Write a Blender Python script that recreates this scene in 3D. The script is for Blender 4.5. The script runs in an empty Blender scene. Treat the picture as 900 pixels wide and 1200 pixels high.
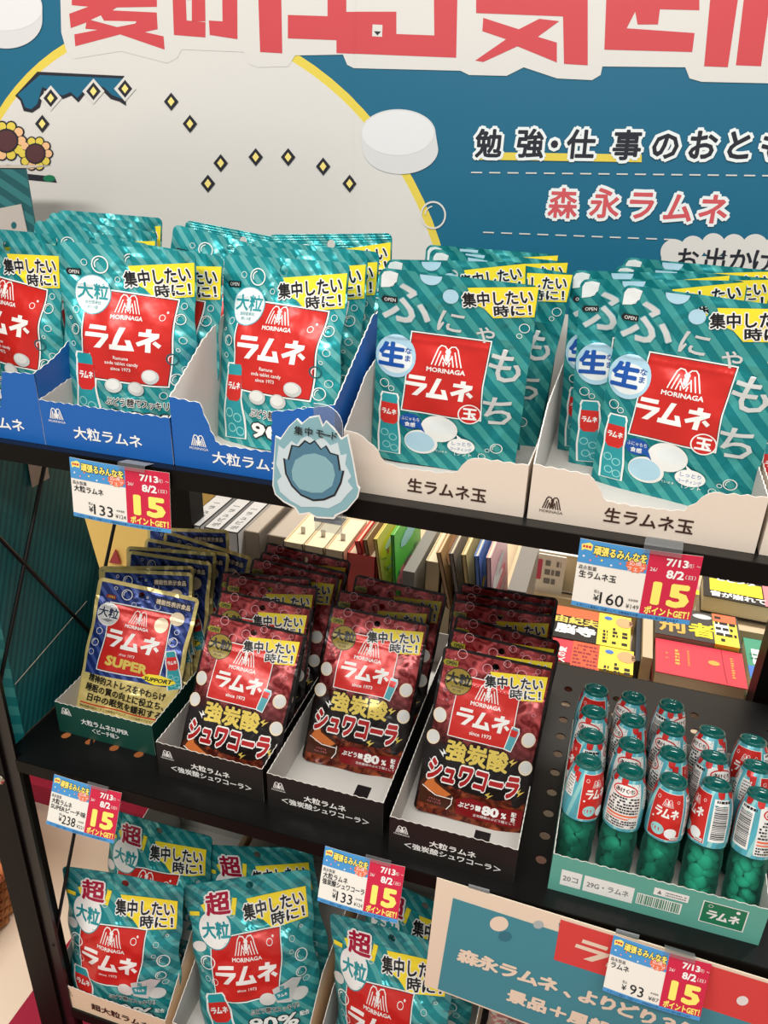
import bpy, bmesh, math, random
from mathutils import Vector, Matrix
from mathutils.geometry import tessellate_polygon

SC = bpy.context.scene
COL = SC.collection
# ------------------------------------------------------------------ camera
FPX = 936.154
CAM = Vector((0.15721, -0.53789, 0.27869))
RX = ((0.95507, 0.1546, -0.25285), (0.29482, -0.40851, 0.86383), (0.03026, -0.89956, -0.43574))
cam_d = bpy.data.cameras.new('camera')
cam = bpy.data.objects.new('camera', cam_d)
COL.objects.link(cam)
cam_d.sensor_fit = 'VERTICAL'
cam_d.sensor_height = 24.0
cam_d.lens = FPX / 1200 * 24.0
cam_d.clip_start = 0.02
M = Matrix.Identity(4)
for i in range(3):
    M[i][0] = RX[i][0]; M[i][1] = -RX[i][1]; M[i][2] = -RX[i][2]; M[i][3] = CAM[i]
cam.matrix_world = M
SC.camera = cam
# ------------------------------------------------------------------ world, lamps, exposure
w = bpy.data.worlds.new('world'); SC.world = w
w.use_nodes = True
bg = w.node_tree.nodes['Background']
bg.inputs[0].default_value = (1.0, 0.965, 0.92, 1)
bg.inputs[1].default_value = 0.43
def area(name, loc, size, power, col=(1, .965, .915), rot=(0, 0, 0)):
    l = bpy.data.lights.new(name, 'AREA'); l.shape = 'RECTANGLE'
    l.size, l.size_y = size; l.energy = power; l.color = col
    o = bpy.data.objects.new(name, l); COL.objects.link(o); o.location = loc; o.rotation_euler = rot
    return o
area('ceiling_light', (-0.35, -1.45, 1.70), (2.4, 0.22), 52, rot=(math.radians(38), 0, 0))
area('ceiling_light', (0.5, -0.5, 1.75), (2.4, 0.22), 18)
area('ceiling_light', (0.2, 1.25, 1.75), (2.4, 0.3), 85)
SC.view_settings.view_transform = 'Standard'
SC.view_settings.look = 'None'
SC.view_settings.gamma = 1.0
SC.view_settings.use_curve_mapping = False
SC.view_settings.exposure = 0.0
SC.cycles.max_bounces = 8
SC.cycles.transparent_max_bounces = 16
SC.cycles.caustics_reflective = False
SC.cycles.caustics_refractive = False

# ------------------------------------------------------------------ materials
def lin(c):
    return tuple(((v / 255) / 12.92 if v / 255 <= .04045 else ((v / 255 + .055) / 1.055) ** 2.4) for v in c)
MATS = {}
def mat(name, rgb, rough=.5, metal=0.0, spec=.5, bump=0, bscale=80, vary=0):
    if name in MATS: return MATS[name]
    m = bpy.data.materials.new(name); m.use_nodes = True
    nt = m.node_tree; b = nt.nodes['Principled BSDF']
    c = (*lin(rgb), 1)
    b.inputs['Base Color'].default_value = c
    b.inputs['Roughness'].default_value = rough
    b.inputs['Metallic'].default_value = metal
    b.inputs['Specular IOR Level'].default_value = spec
    if bump or vary:
        tc = nt.nodes.new('ShaderNodeTexCoord')
        n = nt.nodes.new('ShaderNodeTexNoise'); n.inputs['Scale'].default_value = bscale
        n.inputs['Detail'].default_value = 2.5
        nt.links.new(tc.outputs['Object'], n.inputs['Vector'])
        if bump:
            bp = nt.nodes.new('ShaderNodeBump'); bp.inputs['Strength'].default_value = bump
            bp.inputs['Distance'].default_value = .002 if bscale > 50 else .008
            nt.links.new(n.outputs['Fac'], bp.inputs['Height']); nt.links.new(bp.outputs['Normal'], b.inputs['Normal'])
        if vary:
            mx = nt.nodes.new('ShaderNodeMix'); mx.data_type = 'RGBA'
            mx.inputs[6].default_value = c
            mx.inputs[7].default_value = tuple(v * (1 - vary) for v in c[:3]) + (1,)
            nt.links.new(n.outputs['Fac'], mx.inputs[0]); nt.links.new(mx.outputs[2], b.inputs['Base Color'])
    MATS[name] = m
    return m
def N(nt, typ, **kw):
    n = nt.nodes.new(typ)
    for k, v in kw.items(): setattr(n, k, v)
    return n
def mathn(nt, op, a, b=None):
    n = nt.nodes.new('ShaderNodeMath'); n.operation = op
    for i, v in enumerate((a, b)):
        if v is None: continue
        if isinstance(v, (int, float)): n.inputs[i].default_value = v
        else: nt.links.new(v, n.inputs[i])
    return n.outputs[0]
def mixc(nt, fac, a, b):
    n = nt.nodes.new('ShaderNodeMix'); n.data_type = 'RGBA'
    for i, v in ((0, fac), (6, a), (7, b)):
        if isinstance(v, (int, float)): n.inputs[i].default_value = v
        elif isinstance(v, tuple): n.inputs[i].default_value = (*v, 1) if len(v) == 3 else v
        else: nt.links.new(v, n.inputs[i])
    return n.outputs[2]
def film(name, base, stripe, ang=45, pitch=.012, duty=.45, metal=.35, rough=.3, bump=.35, kind='stripe', W=.12, H=.16):
    """printed foil: diagonal stripes in the film's own (x, z) millimetre map"""
    m = bpy.data.materials.new(name); m.use_nodes = True; nt = m.node_tree
    b = nt.nodes['Principled BSDF']
    uv = N(nt, 'ShaderNodeUVMap', uv_map='film'); sep = N(nt, 'ShaderNodeSeparateXYZ')
    nt.links.new(uv.outputs[0], sep.inputs[0])
    x, z = sep.outputs[0], sep.outputs[1]
    a = math.radians(ang)
    t = mathn(nt, 'ADD', mathn(nt, 'MULTIPLY', x, math.cos(a) / pitch), mathn(nt, 'MULTIPLY', z, -math.sin(a) / pitch))
    st = mathn(nt, 'LESS_THAN', mathn(nt, 'FRACT', t), duty)
    noi = N(nt, 'ShaderNodeTexNoise'); noi.inputs['Scale'].default_value = 26; noi.inputs['Detail'].default_value = 2.2; noi.inputs['Distortion'].default_value = .8
    nt.links.new(uv.outputs[0], noi.inputs['Vector'])
    if kind == 'stripe':
        col = mixc(nt, st, lin(base), lin(stripe))
    elif kind == 'gold':           # blue striped field, gold border and foot
        blue = mixc(nt, st, lin(base), lin(stripe))
        gold = lin((232, 212, 136))
        ax = mathn(nt, 'ABSOLUTE', x)
        e = mathn(nt, 'MAXIMUM', mathn(nt, 'GREATER_THAN', ax, W / 2 - .0045), mathn(nt, 'GREATER_THAN', z, H - .0045))
        e = mathn(nt, 'MAXIMUM', e, mathn(nt, 'LESS_THAN', mathn(nt, 'ADD', z, mathn(nt, 'MULTIPLY', x, -.05)), .050))
        col = mixc(nt, e, blue, gold)
    else:                           # cola: dark red head with pink veins, black middle, brown foot
        vn = N(nt, 'ShaderNodeTexNoise'); vn.inputs['Scale'].default_value = 60; vn.inputs['Detail'].default_value = 6
        vn.inputs['Distortion'].default_value = 1.6
        nt.links.new(uv.outputs[0], vn.inputs['Vector'])
        vr = N(nt, 'ShaderNodeValToRGB')
        vr.color_ramp.elements[0].position = .42; vr.color_ramp.elements[0].color = (*lin((112, 16, 20)), 1)
        vr.color_ramp.elements[1].position = .68; vr.color_ramp.elements[1].color = (*lin((216, 96, 98)), 1)
        nt.links.new(vn.outputs['Fac'], vr.inputs[0])
        br = N(nt, 'ShaderNodeValToRGB')
        br.color_ramp.elements[0].position = .4; br.color_ramp.elements[0].color = (*lin((66, 16, 10)), 1)
        br.color_ramp.elements[1].position = .72; br.color_ramp.elements[1].color = (*lin((176, 84, 48)), 1)
        nt.links.new(vn.outputs['Fac'], br.inputs[0])
        jz = mathn(nt, 'ADD', z, mathn(nt, 'MULTIPLY', mathn(nt, 'SUBTRACT', noi.outputs['Fac'], .5), .03))
        up = N(nt, 'ShaderNodeMapRange'); up.inputs[1].default_value = .068; up.inputs[2].default_value = .115
        nt.links.new(jz, up.inputs[0])
        lo = mathn(nt, 'LESS_THAN', jz, .031)
        col = mixc(nt, up.outputs[0], lin((30, 24, 24)), vr.outputs[0])
        col = mixc(nt, lo, col, br.outputs[0])
        ax = mathn(nt, 'ABSOLUTE', x)
        e = mathn(nt, 'MAXIMUM', mathn(nt, 'GREATER_THAN', ax, W / 2 - .003), mathn(nt, 'GREATER_THAN', z, H - .003))
        col = mixc(nt, e, col, lin((24, 16, 16)))
    nt.links.new(col, b.inputs['Base Color'])
    b.inputs['Metallic'].default_value = metal; b.inputs['Roughness'].default_value = rough
    bp = N(nt, 'ShaderNodeBump'); bp.inputs['Strength'].default_value = min(1, bump * 2); bp.inputs['Distance'].default_value = .011
    nt.links.new(noi.outputs['Fac'], bp.inputs['Height']); nt.links.new(bp.outputs['Normal'], b.inputs['Normal'])
    MATS[name] = m
    return m
def clear(name, rgb, alpha, rough=.05):
    """thin clear plastic: tinted see-through with a glossy skin"""
    m = bpy.data.materials.new(name); m.use_nodes = True; nt = m.node_tree
    nt.nodes.clear()
    out = N(nt, 'ShaderNodeOutputMaterial'); tr = N(nt, 'ShaderNodeBsdfTransparent'); gl = N(nt, 'ShaderNodeBsdfPrincipled')
    tr.inputs[0].default_value = (*lin(rgb), 1)
    gl.inputs['Base Color'].default_value = (*lin(rgb), 1); gl.inputs['Roughness'].default_value = rough
    mx = N(nt, 'ShaderNodeMixShader'); fr = N(nt, 'ShaderNodeFresnel'); fr.inputs[0].default_value = 1.45
    s = mathn(nt, 'ADD', fr.outputs[0], alpha); s = mathn(nt, 'MINIMUM', s, 1.0)
    nt.links.new(s, mx.inputs[0]); nt.links.new(tr.outputs[0], mx.inputs[1]); nt.links.new(gl.outputs[0], mx.inputs[2])
    nt.links.new(mx.outputs[0], out.inputs[0])
    MATS[name] = m
    return m

INK = dict(white=(238, 238, 234), black=(18, 18, 20), red=(206, 40, 34), yellow=(246, 224, 50), teal=(36, 150, 158),
           dteal=(12, 96, 104), lteal=(150, 214, 214), ltblue=(176, 214, 232), blue=(24, 84, 168), navy=(20, 34, 70),
           gold=(226, 200, 96), cream=(242, 222, 190), silver=(206, 208, 206), crimson=(170, 22, 60), pink=(236, 130, 140),
           brown=(70, 36, 22), tabl=(222, 222, 218), tabs=(196, 198, 196), grey=(120, 122, 122), orange=(232, 110, 70),
           tagred=(200, 30, 66), tagblue=(70, 146, 204), tagwhite=(232, 228, 218), tagyel=(250, 230, 110), dred=(130, 20, 26),
           glow=(232, 238, 238), green=(26, 120, 84), mteal=(88, 168, 180), olive=(150, 142, 40), skin=(232, 170, 120))
def ink(n):
    if isinstance(n, str) and n in INK:
        return mat('ink_' + n, INK[n], .38, 0, .5)
    return n
FOILINK = {}
def foil(n):   # ink printed on metal film: glossier
    return mat('foil_' + n, INK[n], .3, .15, .5, bump=.55, bscale=26)

# ------------------------------------------------------------------ mesh building
class MB:
    def __init__(s): s.v = []; s.f = []; s.m = []; s.mats = []; s.uv = None
    def mi(s, m):
        m = ink(m)
        if m not in s.mats: s.mats.append(m)
        return s.mats.index(m)
    def add(s, v, f, m):
        o = len(s.v); k = s.mi(m)
        s.v.extend([tuple(p) for p in v])
        for q in f: s.f.append(tuple(i + o for i in q)); s.m.append(k)
        return s
    def box(s, a, b, m):
        x0, y0, z0 = a; x1, y1, z1 = b
        v = [(x0, y0, z0), (x1, y0, z0), (x1, y1, z0), (x0, y1, z0), (x0, y0, z1), (x1, y0, z1), (x1, y1, z1), (x0, y1, z1)]
        return s.add(v, [(0, 3, 2, 1), (4, 5, 6, 7), (0, 1, 5, 4), (1, 2, 6, 5), (2, 3, 7, 6), (3, 0, 4, 7)], m)
    def prism(s, poly, fn, t, m, mback=None, mside=None, holes=()):
        """2-D outline poly -> a sheet of thickness t; fn(a, b, d) maps outline coordinates + depth into space"""
        loops = [list(poly)] + [list(h) for h in holes]
        tri = tessellate_polygon([[Vector((p[0], p[1], 0)) for p in l] for l in loops])
        flat = [p for l in loops for p in l]
        area2 = sum(poly[i][0] * poly[(i + 1) % len(poly)][1] - poly[(i + 1) % len(poly)][0] * poly[i][1] for i in range(len(poly)))
        fr = [fn(p[0], p[1], 0) for p in flat]; bk = [fn(p[0], p[1], t) for p in flat]
        s.add(fr, tri, m); s.add(bk, [tuple(reversed(q)) for q in tri], mback or m)
        o = 0
        for l in loops:
            n = len(l)
            for i in range(n):
                j = (i + 1) % n
                s.add([fr[o + i], fr[o + j], bk[o + j], bk[o + i]], [(0, 1, 2, 3)], mside or m)
            o += n
        return s
    def lathe(s, prof, m, n=24, c=(0, 0, 0)):
        v = []; f = []
        for r, z in prof:
            for i in range(n):
                a = 2 * math.pi * i / n
                v.append((c[0] + r * math.cos(a), c[1] + r * math.sin(a), c[2] + z))
        for k in range(len(prof) - 1):
            for i in range(n):
                j = (i + 1) % n
                f.append((k * n + i, k * n + j, (k + 1) * n + j, (k + 1) * n + i))
        return s.add(v, f, m)
    def tube(s, pts, r, m, n=8):
        pts = [Vector(p) for p in pts]; v = []; f = []
        for i, p in enumerate(pts):
            d = (pts[min(i + 1, len(pts) - 1)] - pts[max(i - 1, 0)]).normalized()
            u = d.orthogonal().normalized(); q = d.cross(u)
            for k in range(n):
                a = 2 * math.pi * k / n
                v.append(p + u * (r * math.cos(a)) + q * (r * math.sin(a)))
        for i in range(len(pts) - 1):
            for k in range(n):
                j = (k + 1) % n
                f.append((i * n + k, i * n + j, (i + 1) * n + j, (i + 1) * n + k))
        f.append(tuple(range(n))); f.append(tuple((len(pts) - 1) * n + k for k in range(n)))
        return s.add(v, f, m)
    def build(s, name, parent=None, smooth=False, loc=None, weld=False):
        me = bpy.data.meshes.new(name); me.from_pydata(s.v, [], s.f)
        for m in s.mats: me.materials.append(m)
        me.polygons.foreach_set('material_index', s.m)
        if s.uv:
            u = me.uv_layers.new(name='film')
            for l in me.loops: u.data[l.index].uv = s.uv[l.vertex_index]
        if weld or smooth is not False:
            bm = bmesh.new(); bm.from_mesh(me)
            if weld: bmesh.ops.remove_doubles(bm, verts=bm.verts, dist=1e-6)
            bmesh.ops.recalc_face_normals(bm, faces=bm.faces) if weld else None
            bm.to_mesh(me); bm.free()
        if smooth is True:
            me.polygons.foreach_set('use_smooth', [True] * len(me.polygons))
        elif smooth:
            me.polygons.foreach_set('use_smooth', [True] * len(me.polygons)); me.set_sharp_from_angle(angle=smooth)
        me.update()
        o = bpy.data.objects.new(name, me); COL.objects.link(o)
        if parent: o.parent = parent
        if loc: o.location = loc
        return o
def tag(o, label, cat, group=None, kind=None):
    o['label'] = label; o['category'] = cat
    if group: o['group'] = group
    if kind: o['kind'] = kind
    return o
def empty(name, loc=(0, 0, 0), rot=(0, 0, 0)):
    o = bpy.data.objects.new(name, None); o.empty_display_size = .03; COL.objects.link(o)
    o.location = loc; o.rotation_euler = rot
    return o
def copy_tree(o, parent=None):
    c = o.copy(); COL.objects.link(c); c.parent = parent
    for ch in KIDS.get(o, []) or [k for k in bpy.data.objects if k.parent == o]: copy_tree(ch, c)
    return c
KIDS = {}

# ------------------------------------------------------------------ flat artwork (ink polygons and lettering)
from mathutils.geometry import delaunay_2d_cdt
import numpy as np
def union(v, f, thin=True):
    """merge overlapping flat faces into one clean sheet (no coincident ink)"""
    P = np.array(v, float); T = np.array(f, int)
    A, B, C = P[T[:, 0]], P[T[:, 1]], P[T[:, 2]]
    ar = (B[:, 0] - A[:, 0]) * (C[:, 1] - A[:, 1]) - (C[:, 0] - A[:, 0]) * (B[:, 1] - A[:, 1])
    sw = ar < 0; B2 = np.where(sw[:, None], C, B); C2 = np.where(sw[:, None], B, C); ok = np.abs(ar) > 1e-9
    A, B, C = A[ok], B2[ok], C2[ok]
    ed = sorted({(min(a, b), max(a, b)) for t in f for a, b in ((t[0], t[1]), (t[1], t[2]), (t[2], t[0]))})
    r = delaunay_2d_cdt([Vector((float(p[0]), float(p[1]))) for p in v], ed, [], 0, 1e-5)
    V = np.array([(p[0], p[1]) for p in r[0]]); F = np.array([tuple(q) for q in r[2]], int)
    G = V[F].mean(axis=1)
    cr = lambda p, q: (q[None, :, 0] - p[None, :, 0]) * (G[:, None, 1] - p[None, :, 1]) - (q[None, :, 1] - p[None, :, 1]) * (G[:, None, 0] - p[None, :, 0])
    e_ = -1e-9
    ins = ((cr(A, B) >= e_) & (cr(B, C) >= e_) & (cr(C, A) >= e_)).any(axis=1)
    F = F[ins]
    if not thin: return [tuple(p) for p in V.tolist()], [tuple(q) for q in F.tolist()]
    # keep only the outline, drop needless points, fill again
    use = {}
    for t in F.tolist():
        for i in range(3): e = (min(t[i], t[i - 1]), max(t[i], t[i - 1])); use[e] = use.get(e, 0) + 1
    nb = {}
    for (a, b), n in use.items():
        if n == 1: nb.setdefault(a, set()).add(b); nb.setdefault(b, set()).add(a)
    for p in list(nb):
        if len(nb.get(p, ())) != 2: continue
        a, b = nb[p]
        if b in nb[a]: continue
        d = V[b] - V[a]; L = np.hypot(*d) or 1e-9; h = abs(d[0] * (V[p] - V[a])[1] - d[1] * (V[p] - V[a])[0]) / L
        if h < .006 and L < .4:
            del nb[p]; nb[a].discard(p); nb[b].discard(p); nb[a].add(b); nb[b].add(a)
    ks = list(nb); ix = {k: i for i, k in enumerate(ks)}
    r = delaunay_2d_cdt([Vector((float(V[k][0]), float(V[k][1]))) for k in ks], [(ix[a], ix[b]) for a in nb for b in nb[a] if a < b], [], 0, 1e-5)
    V2 = np.array([(p[0], p[1]) for p in r[0]]); F2 = np.array([tuple(q) for q in r[2]], int); G = V2[F2].mean(axis=1)
    ins = ((cr(A, B) >= e_) & (cr(B, C) >= e_) & (cr(C, A) >= e_)).any(axis=1)
    return [tuple(p) for p in V2.tolist()], [tuple(q) for q in F2[ins].tolist()]
GL = {}
def rawtext(s):
    c = bpy.data.curves.new('t', 'FONT'); c.body = s; c.size = 1; c.resolution_u = 2
    o = bpy.data.objects.new('t', c); COL.objects.link(o)
    me = bpy.data.meshes.new_from_object(o.evaluated_get(bpy.context.evaluated_depsgraph_get()))
    me.calc_loop_triangles()
    v = [(p.co.x, p.co.y) for p in me.vertices]; f = [tuple(t.vertices) for t in me.loop_triangles]
    bpy.data.objects.remove(o); bpy.data.curves.remove(c); bpy.data.meshes.remove(me)
    return v, f
BAR = []
def glyph(ch, bold):
    """outline of one character, strokes fattened by bold; -> verts, tris, advance"""
    k = (ch, round(bold, 3))
    if k in GL: return GL[k]
    if ch == ' ': GL[k] = ([], [], .3); return GL[k]
    if not BAR: BAR.append(min(p[0] for p in rawtext('|')[0]))
    k0 = (ch, 0.0)
    if k0 not in GL:
        v, f = rawtext(ch)
        adv = 1.0 if ord(ch) > 0x2000 else max(p[0] for p in rawtext(ch + '|')[0]) - max(p[0] for p in rawtext('|')[0])
        GL[k0] = (v, f, adv)
    v, f, adv = GL[k0]
    if bold > .004 and v:            # fatten: a band along every outline edge, then one clean sheet
        ids = {}; w_ = []
        for p in v: w_.append(ids.setdefault((round(p[0], 4), round(p[1], 4)), len(ids)))
        use = {}
        for t in f:
            for i in range(3):
                a, b = t[i], t[(i + 1) % 3]; e = (min(w_[a], w_[b]), max(w_[a], w_[b])); use.setdefault(e, []).append((a, b))
        nv = list(v); nf = list(f)
        for e, l in use.items():
            if len(l) > 1: continue
            (ax, ay), (bx, by) = v[l[0][0]], v[l[0][1]]; dx, dy = bx - ax, by - ay; L = math.hypot(dx, dy)
            if L < 1e-6: continue
            ex, ey = dx / L * bold * .7, dy / L * bold * .7; nx, ny = -dy / L * bold, dx / L * bold; o_ = len(nv)
            nv += [(ax - ex * .5 + nx, ay - ey * .5 + ny), (ax - ex, ay - ey), (ax - ex * .5 - nx, ay - ey * .5 - ny), (bx + ex * .5 - nx, by + ey * .5 - ny), (bx + ex, by + ey), (bx + ex * .5 + nx, by + ey * .5 + ny)]
            nf += [(o_, o_ + 1, o_ + 2), (o_, o_ + 2, o_ + 3), (o_, o_ + 3, o_ + 5), (o_ + 3, o_ + 4, o_ + 5)]
        v, f = union(nv, nf)
    GL[k] = (v, f, adv)
    return GL[k]
def text2d(s, bold):
    V = []; F = []; x = 0
    for ch in s:
        v, f, adv = glyph(ch, bold)
        F += [tuple(i + len(V) for i in t) for t in f]; V += [(p[0] + x, p[1]) for p in v]; x += adv
    xs = [p[0] for p in V]
    return V, F, (min(xs), max(xs))
def circ(cx, cy, rx, ry=None, n=28, a0=0, a1=360):
    ry = ry or rx
    full = abs(a1 - a0) >= 360
    return [(cx + rx * math.cos(math.radians(a0 + (a1 - a0) * i / (n if full else n - 1))), cy + ry * math.sin(math.radians(a0 + (a1 - a0) * i / (n if full else n - 1)))) for i in range(n)]
def rrect(x0, y0, x1, y1, r, n=4):
    p = []
    for cx, cy, a in ((x1 - r, y1 - r, 0), (x0 + r, y1 - r, 90), (x0 + r, y0 + r, 180), (x1 - r, y0 + r, 270)):
        for i in range(n + 1):
            t = math.radians(a + 90 * i / n); p.append((cx + r * math.cos(t), cy + r * math.sin(t)))
    return p
class Art:
    """flat ink in millimetres, x right and y DOWN from the top-left corner"""
    def __init__(s): s.it = []
    def raw(s, v, f, m, l): s.it.append((v, f, m, l)); return s
    def poly(s, p, m, l=1, holes=()):
        loops = [list(p)] + [list(h) for h in holes]
        t = tessellate_polygon([[Vector((a, b, 0)) for a, b in q] for q in loops])
        return s.raw([q for k in loops for q in k], [tuple(q) for q in t], m, l)
    def rect(s, x0, y0, x1, y1, m, l=1): return s.poly([(x0, y0), (x1, y0), (x1, y1), (x0, y1)], m, l)
    def disc(s, cx, cy, r, m, l=1, ry=None, n=28): return s.poly(circ(cx, cy, r, ry, n), m, l)
    def ring(s, cx, cy, r, wd, m, l=1, ry=None, n=24, a0=0, a1=360):
        ry = ry or r
        o = circ(cx, cy, r, ry, n, a0, a1); i = circ(cx, cy, r - wd, ry - wd, n, a0, a1)
        full = abs(a1 - a0) >= 360
        f = [(k, (k + 1) % n, n + (k + 1) % n, n + k) for k in range(n if full else n - 1)]
        f = [q for a, b, c, d in f for q in ((a, b, c), (a, c, d))]
        return s.raw(o + i, f, m, l)
    def stroke(s, pts, wd, m, l=1, closed=False):
        pts = list(pts); n = len(pts)
        for i in range(n if closed else n - 1):
            a, b = pts[i], pts[(i + 1) % n]
            dx, dy = b[0] - a[0], b[1] - a[1]; L = math.hypot(dx, dy) or 1e-9
            ex, ey = dx / L * wd * .42, dy / L * wd * .42; nx, ny = -dy / L * wd / 2, dx / L * wd / 2
            s.raw([(a[0] - ex + nx, a[1] - ey + ny), (b[0] + ex + nx, b[1] + ey + ny), (b[0] + ex - nx, b[1] + ey - ny), (a[0] - ex - nx, a[1] - ey - ny)], [(0, 1, 2), (0, 2, 3)], m, l)
        return s
    def text(s, t, cx, cy, size, m, l=3, rot=0, bold=.012, sx=1, shear=0, out=None, ow=.05, width=None):
        """centred lettering; rot in degrees anticlockwise; out = ink of an outline"""
        if size < 4.6 and not out: bold = 0
        b0 = text2d(t, bold)[2]
        if width: sx = width / ((b0[1] - b0[0]) * size)
        mx, my = (b0[0] + b0[1]) / 2, .38
        ca, sa = math.cos(math.radians(rot)), math.sin(math.radians(rot))
        for mm, bb, ll in (((out, bold + ow, l - .5),) if out else ()) + ((m, bold, l),):
            v, f, _ = text2d(t, bb)
            q = []
            for x, y in v:
                X = (x - mx) * size * sx + (y - my) * size * shear; Y = (y - my) * size
                q.append((cx + X * ca - Y * sa, cy - (X * sa + Y * ca)))
            s.raw(q, f, mm, ll)
        return s
    def logo(s, cx, cy, wd, m, l=3, name=True, th=.04):
        """winged figure over the maker's name"""
        k = wd
        P = lambda pts: [(cx + x * k, cy - y * k) for x, y in pts]
        keep = s.it; s.it = []
        S = lambda pts, t=th: s.stroke(P(pts), t * k, m, l)
        S([(-.46, 0), (-.30, .56), (-.22, .66), (-.10, .64), (-.02, .54)]); S([(.46, 0), (.30, .56), (.22, .66), (.10, .64), (.02, .54)])
        S([(-.34, .0), (-.22, .46)]); S([(.34, .0), (.22, .46)])
        S([(-.22, .0), (-.14, .34)]); S([(.22, .0), (.14, .34)])
        S([(-.14, .30), (0, .06), (.14, .30)]); S([(-.1, .12), (-.08, 0)]); S([(.1, .12), (.08, 0)])
        s.disc(cx + .01 * k, cy - .47 * k, .085 * k, m, l, n=14)
        s.poly(P([(-.07, .38), (.09, .40), (.06, .2), (0, .14), (-.06, .22)]), m, l)
        V = []; F = []
        for v, f, _, _ in s.it: F += [tuple(i + len(V) for i in t) for t in f]; V += v
        s.it = keep; s.raw(*union(V, F, False), m, l)
        if name: s.text('MORINAGA', cx, cy + .17 * k, .22 * k, m, l, bold=.03, width=1.22 * k)
        return s
    def ramune(s, cx, cy, wd, ht, m, l=3, rot=0, shear=.08, th=.17):
        """the three heavy katakana of the product mark"""
        ca, sa = math.cos(math.radians(rot)), math.sin(math.radians(rot))
        cw = wd / 3.05
        def put(i, pts):
            q = []
            for x, y in pts:
                X = (x + i * 1.02 - 1.525 + (y - .5) * shear) * cw; Y = (y - .5) * ht
                q.append((cx + X * ca - Y * sa, cy - (X * sa + Y * ca)))
            s.poly(q, m, l)
        put(0, [(.12, .99), (.86, .99), (.86, .80), (.12, .80)])
        put(0, [(.0, .66), (.98, .66), (.98, .50), (.62, .0), (.36, .0), (.70, .47), (.0, .47)])
        put(1, [(.34, .99), (.56, .99), (.34, .22), (.70, .22), (.60, .46), (.80, .46), (1.0, .0), (.0, .0), (.0, .22), (.12, .22)])
        put(2, [(.38, 1.02), (.60, 1.02), (.60, .86), (.92, .86), (.92, .68), (.62, .46), (.62, .0), (.40, .0), (.40, .36), (.10, .22), (.0, .38), (.58, .68), (.08, .68), (.08, .86), (.38, .86)])
        put(2, [(.68, .42), (.80, .53), (1.02, .36), (.92, .22)])
        return s
    def banner(s, x, y, wd, ht, rot=10, slim=False):
        """yellow flash with the two-line call-out; x, y = top-left of the flash, wd = its width"""
        t = math.tan(math.radians(rot)) * .8
        Q = lambda a, b: (x + a * wd, y + b * ht - a * wd * t)
        s.poly([Q(0, 0), Q(1, .02), Q(1, .98), Q(.42, 1.0), Q(.27, .68), Q(.1, .52)], 'yellow', 1.5)
        a, b = Q(.46, .36); s.text('集中したい', a - wd * .02, b, ht * .48, 'black', 4, rot, .029, width=wd * 1.02, out='white', ow=.075)
        a, b = Q(.68, .76); s.text('時に！', a, b, ht * .38, 'black', 4, rot, .03, width=wd * .54, out='white', ow=.075)
        return s
    def bubble(s, x, y, r, m='white', l=2):
        s.ring(x, y, r, max(.5, r * .14), m, l, n=20)
        if r > 4: s.ring(x, y, r * .68, r * .12, m, l, n=8, a0=150, a1=260)
        return s
    def tablet(s, x, y, r, l=4):
        s.disc(x, y, r, 'tabs', l, ry=r * .86, n=18); s.disc(x - r * .08, y - r * .12, r * .76, 'tabl', l + .5, ry=r * .6, n=16)
        return s
    def open(s, x, y, wd, m='black', t='white', rot=0):
        h = wd * .4
        s.poly([(x - wd * .5, y), (x - wd * .38, y - h / 2), (x + wd / 2, y - h / 2), (x + wd / 2, y + h / 2), (x - wd * .38, y + h / 2)], m, 2)
        s.text('OPEN', x + wd * .05, y, h * .8, t, 3, bold=.03, width=wd * .68); return s
    def bottle(s, x, y, wd, ht, rot=0):
        """little printed bottle; x, y = top centre"""
        ca, sa = math.cos(math.radians(rot)), math.sin(math.radians(rot))
        P = lambda pts: [(x + (a * ca + b * sa) * 1.0, y + (-a * sa + b * ca)) for a, b in [(u * wd, v * ht) for u, v in pts]]
        o = [(-.36, 0), (.36, 0), (.44, .06), (.42, .1), (.5, .3), (.46, .46), (.54, .72), (.52, 1), (-.52, 1), (-.54, .72), (-.46, .46), (-.5, .3), (-.42, .1), (-.44, .06)]
        s.poly(P(o), 'white', 2)
        s.poly(P([(u * .84, .02 + v * .97) for u, v in o]), 'teal', 2.5)
        s.poly(P([(-.38, .16), (.38, .16), (.4, .44), (.24, .5), (-.24, .5), (-.4, .44)]), 'red', 3)
        c = P([(0, .3)])[0]; s.ramune(c[0], c[1], wd * .68, wd * .27, 'white', 3.5, rot)
        for u, v in ((-.2, .66), (.18, .72), (-.12, .86), (.24, .9)):
            c = P([(u, v)])[0]; s.ring(c[0], c[1], wd * .19, wd * .04, 'lteal', 3, n=12)
        return s
    def panel(s, pts, m='red', l=2):
        cx = sum(p[0] for p in pts) / len(pts); cy = sum(p[1] for p in pts) / len(pts)
        g = lambda k: [(cx + (x - cx) * k, cy + (y - cy) * k) for x, y in pts]
        n = len(pts)
        for k0, k1, c in ((1.018, 1.05, 'white'), (1.0, 1.018, 'black')):
            o = g(k1) + g(k0)
            s.raw(o, [q for i in range(n) for q in ((i, (i + 1) % n, n + (i + 1) % n), (i, n + (i + 1) % n, n + i))], c, l)
        return s.poly(pts, m, l)
    def lines(s, x0, y0, x1, y1, n, m, l=3, th=.45, seed=1):
        r = random.Random(seed)
        for i in range(n):
            y = y0 + (y1 - y0) * (i + .5) / n; h = (y1 - y0) / n * th; x = x0
            while x < x1:
                wd = r.uniform(.5, 1.6) * h
                if r.random() < .86: s.rect(x, y - h / 2, min(x + wd, x1), y + h / 2, m, l)
                x += wd + h * .28
        return s
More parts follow.
